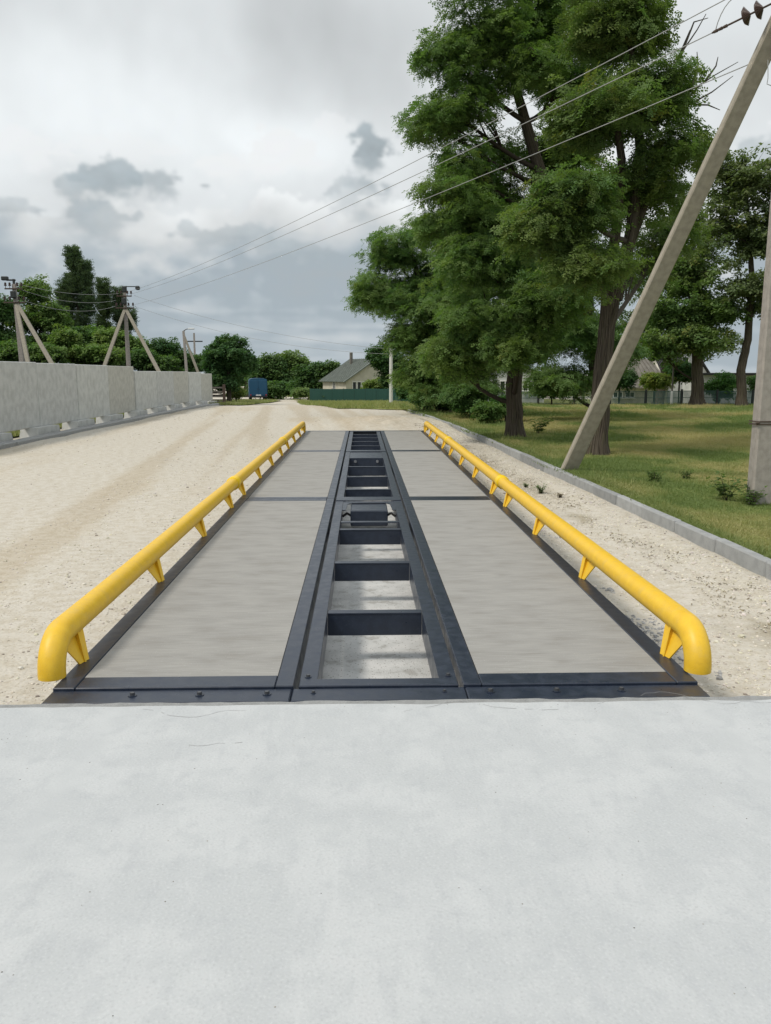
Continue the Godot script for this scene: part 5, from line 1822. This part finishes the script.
func make_weeds() -> void:
	# leafy weeds: [pixel x, pixel y, d, height, label]
	var list := [[727, 497, 10.9, 0.34, "spreading weed at the foot of the concrete utility pole"], [752, 499, 10.5, 0.26, "small weed pressed against the concrete utility pole"], [655, 482, 12.4, 0.22, "weed clump in the grass between the strut and the pole"], [686, 478, 12.9, 0.16, "low weed beside the clump in the grass"], [541, 489, 12.1, 0.14, "single weed rooted in the sand beside the guardrail"], [560, 494, 11.8, 0.07, "dry flattened weed in the sand by the kerb"], [526, 483, 12.9, 0.09, "tiny weed in the sand close to the guardrail"], [538, 428, 23.0, 0.5, "leafy sucker growing beside the tall locust trunk"]]
	for i in list.size():
		var q: Array = list[i]
		var r := RandomNumberGenerator.new()
		r.seed = 1300 + i
		var p := px(q[0], q[1], q[2])
		var kx := interp(KERB_LINE, q[2])
		p.y = field_height(p.x, q[2]) if p.x > kx else ground_height(p.x, p.z)
		var w := thing("weed", q[4], "weed", p, "weeds")
		var h: float = q[3]
		var sm := MB.new()
		var lm := MB.new()
		for k in 16:
			var an := r.randf() * TAU
			var lean := r.randf_range(0.3, 1.1)
			var tip := Vector3(cos(an) * lean, 1.0, sin(an) * lean).normalized() * h * r.randf_range(0.6, 1.15)
			var st := curve_pts(Vector3(r.randf_range(-0.03, 0.03), -0.01, r.randf_range(-0.03, 0.03)), tip, Vector3(0, h * 0.12, 0), 4)
			sm.tube(st, [0.004, 0.003, 0.003, 0.002, 0.001], 4, false)
			for j in range(1, 5):
				for sg: float in [-1.0, 1.0]:
					var ld := Vector3(cos(an + sg * 1.2), r.randf_range(-0.2, 0.5), sin(an + sg * 1.2)).normalized()
					var ln := h * r.randf_range(0.22, 0.36)
					var sd := ld.cross(Vector3.UP).normalized() * ln * 0.26
					var b: Vector3 = st[j]
					var nn := sd.cross(ld).normalized()
					if nn.y < 0.0:
						nn = -nn
						sd = -sd
					lm.col = Color(0.09, 0.165, 0.045).lerp(Color(0.16, 0.24, 0.07), r.randf())
					if i == 5:
						lm.col = Color(0.20, 0.15, 0.09)
					var a := lm.vert(b, nn)
					lm.vert(b + ld * ln * 0.5 + sd, nn); lm.vert(b + ld * ln + Vector3(0, -ln * 0.2, 0), nn); lm.vert(b + ld * ln * 0.5 - sd, nn)
					lm.tri_i(a, a + 1, a + 2); lm.tri_i(a, a + 2, a + 3)
		part("stems", sm, M.twig, w)
		part("foliage", lm, M.broad_leaf, w, true)

func pebble_mesh(seed_v: int) -> ArrayMesh:
	var r := RandomNumberGenerator.new()
	r.seed = seed_v
	var mb := MB.new()
	var ring := []
	for lat in 4:
		var row := []
		var y: float = [-0.45, -0.1, 0.25, 0.5][lat]
		var rad: float = [0.7, 1.0, 0.8, 0.3][lat]
		for k in 6:
			var an := TAU * k / 6.0
			row.append(Vector3(cos(an) * rad * r.randf_range(0.75, 1.15), y * r.randf_range(0.8, 1.2), sin(an) * rad * r.randf_range(0.6, 1.0)))
		ring.append(row)
	for i in 3:
		for k in 6:
			mb.quad(ring[i][k], ring[i + 1][k], ring[i + 1][(k + 1) % 6], ring[i][(k + 1) % 6])
	for k in range(1, 5):
		mb.tri(ring[3][0], ring[3][k + 1], ring[3][k])
	return mb.mesh()

func make_gravel() -> void:
	var r := RandomNumberGenerator.new()
	r.seed = 1401
	var sets := [[], [], []]
	var clump := fbm(121, 0.8, 3)
	var n := 0
	while n < 38000:
		var x: float; var d: float
		var pick := r.randf()
		if pick < 0.62:   # strip between weighbridge and kerb
			d = 3.5 + pow(r.randf(), 1.5) * 24.0
			x = r.randf_range(1.62, interp(KERB_LINE, d) - 0.03)
		elif pick < 0.78:
			d = 3.5 + pow(r.randf(), 1.6) * 18.0
			x = -1.6 - pow(r.randf(), 1.6) * 2.4
		else:
			d = 4.0 + pow(r.randf(), 1.3) * 40.0
			x = r.randf_range(-9.0, -1.6)
		var c := clump.get_noise_2d(x, d)
		if r.randf() > smoothstep(-0.5, 0.5, c) + 0.15:
			continue
		n += 1
		var grey := pick < 0.62 and x < 2.1 and d > 4.6 and d < 9.0 and c > 0.05  # stones here are coloured darker, standing for the shadow under the guardrail
		var s := 0.004 + 0.010 * pow(r.randf(), 3.0) + (0.018 * r.randf() if r.randf() < 0.02 else 0.0)
		s *= 1.0 + d * 0.02
		var tone := r.randf_range(0.46, 0.70)
		var col := Color(tone, tone * r.randf_range(0.90, 0.97), tone * r.randf_range(0.74, 0.88))
		if r.randf() < 0.05:
			col = Color(0.31, 0.27, 0.24)
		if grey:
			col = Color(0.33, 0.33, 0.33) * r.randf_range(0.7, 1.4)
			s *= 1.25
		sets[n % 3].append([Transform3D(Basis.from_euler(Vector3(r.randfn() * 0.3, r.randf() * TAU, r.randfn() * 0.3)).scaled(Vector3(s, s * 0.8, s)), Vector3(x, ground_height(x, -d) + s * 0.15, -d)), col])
	for i in 260:   # stray grit on the apron, most of it near the far edge
		var gx := r.randf_range(-2.6, 2.6)
		var gd := 3.42 - pow(r.randf(), 1.8) * 2.6
		var gs := r.randf_range(0.0012, 0.003)
		var gt := r.randf_range(0.12, 0.5)
		sets[i % 3].append([Transform3D(Basis(Vector3.UP, r.randf() * TAU).scaled(Vector3(gs, gs * 0.7, gs)), Vector3(gx, DECK + 0.0045, -gd)), Color(gt, gt * 0.95, gt * 0.86)])
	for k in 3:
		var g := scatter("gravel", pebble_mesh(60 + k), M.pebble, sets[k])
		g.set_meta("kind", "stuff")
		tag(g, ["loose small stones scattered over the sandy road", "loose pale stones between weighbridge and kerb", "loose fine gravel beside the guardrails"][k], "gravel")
	# dry leaves and twigs blown along the kerb
	var leaf := MB.new()
	leaf.quad(Vector3(-0.5, 0, -0.2), Vector3(0.5, 0.15, -0.15), Vector3(0.45, 0.05, 0.25), Vector3(-0.5, 0.2, 0.2))
	var rows := []
	for i in 2600:
		var d := 5.0 + pow(r.randf(), 1.1) * 26.0
		var kd := 0.62 + r.randfn() * 0.13 + clump.get_noise_2d(5.0, d * 0.8) * 0.3
		if r.randf() > smoothstep(-0.35, 0.35, clump.get_noise_2d(d * 1.3, 9.0)) + 0.1:
			continue
		var x := interp(KERB_LINE, d) - kd
		if x < 1.62:
			continue
		var s := r.randf_range(0.012, 0.03)
		rows.append([Transform3D(Basis.from_euler(Vector3(r.randfn() * 0.4, r.randf() * TAU, r.randfn() * 0.4)).scaled(Vector3(s, s, s)), Vector3(x, ground_height(x, -d) + 0.006, -d)), Color(0.16, 0.125, 0.08).lerp(Color(0.33, 0.29, 0.20), r.randf())])
	var g2 := scatter("fallen_leaves", leaf.mesh(), M.pebble, rows)
	g2.set_meta("kind", "stuff")
	tag(g2, "dry brown leaf litter lying in a line along the kerb", "leaf litter")

# ------------------------------------------------------------------
func _ready() -> void:
	rng.seed = 7
	bump_noise.seed = 5
	bump_noise.frequency = 0.16
	bump_noise.fractal_octaves = 4

	var cam := Camera3D.new()
	cam.name = "camera"
	cam.position = CAM
	cam.rotation_degrees = Vector3(-PITCH, -YAW, 0)
	cam.fov = rad_to_deg(2.0 * atan(512.0 / FOCAL))
	cam.near = 0.05
	cam.far = 3000.0
	add_child(cam)
	cam.current = true

	var env := Environment.new()
	env.background_mode = Environment.BG_SKY
	var sky := Sky.new()
	var pan := PanoramaSkyMaterial.new()
	pan.panorama = make_sky()
	sky.sky_material = pan
	env.sky = sky
	env.background_energy_multiplier = 0.72
	env.tonemap_mode = Environment.TONE_MAPPER_LINEAR
	env.tonemap_exposure = 1.4
	env.sdfgi_enabled = true
	env.ssao_enabled = true
	env.ssil_enabled = true
	var we := WorldEnvironment.new()
	we.name = "world"
	we.environment = env
	add_child(we)

	var sun := DirectionalLight3D.new()
	sun.name = "sun"
	sun.light_energy = 0.5
	sun.light_color = Color(1.0, 0.965, 0.91)
	sun.light_angular_distance = 11.0
	sun.shadow_enabled = true
	sun.sky_mode = DirectionalLight3D.SKY_MODE_LIGHT_ONLY
	sun.rotation_degrees = Vector3(-52, -62, 0)   # from the left, a little behind the camera
	add_child(sun)

	make_materials()
	print("materials ", Time.get_ticks_msec())
	make_ground()
	make_land()
	make_kerb()
	make_apron()
	make_weighbridge()
	make_rails()
	print("ground ", Time.get_ticks_msec())
	make_wall()
	make_buildings()
	make_van()
	make_poles()
	for i in 3:
		locust_meshes.append(locust_spray(500 + i))
		broad_meshes.append(broad_spray(520 + i, 26, 0.13))
		poplar_meshes.append(broad_spray(540 + i, 26, 0.10, 0.5))
	make_big_trees()
	make_field_trees()
	make_far_trees()
	print("trees ", Time.get_ticks_msec())
	make_grass()
	make_weeds()
	make_gravel()
	print("done ", Time.get_ticks_msec())
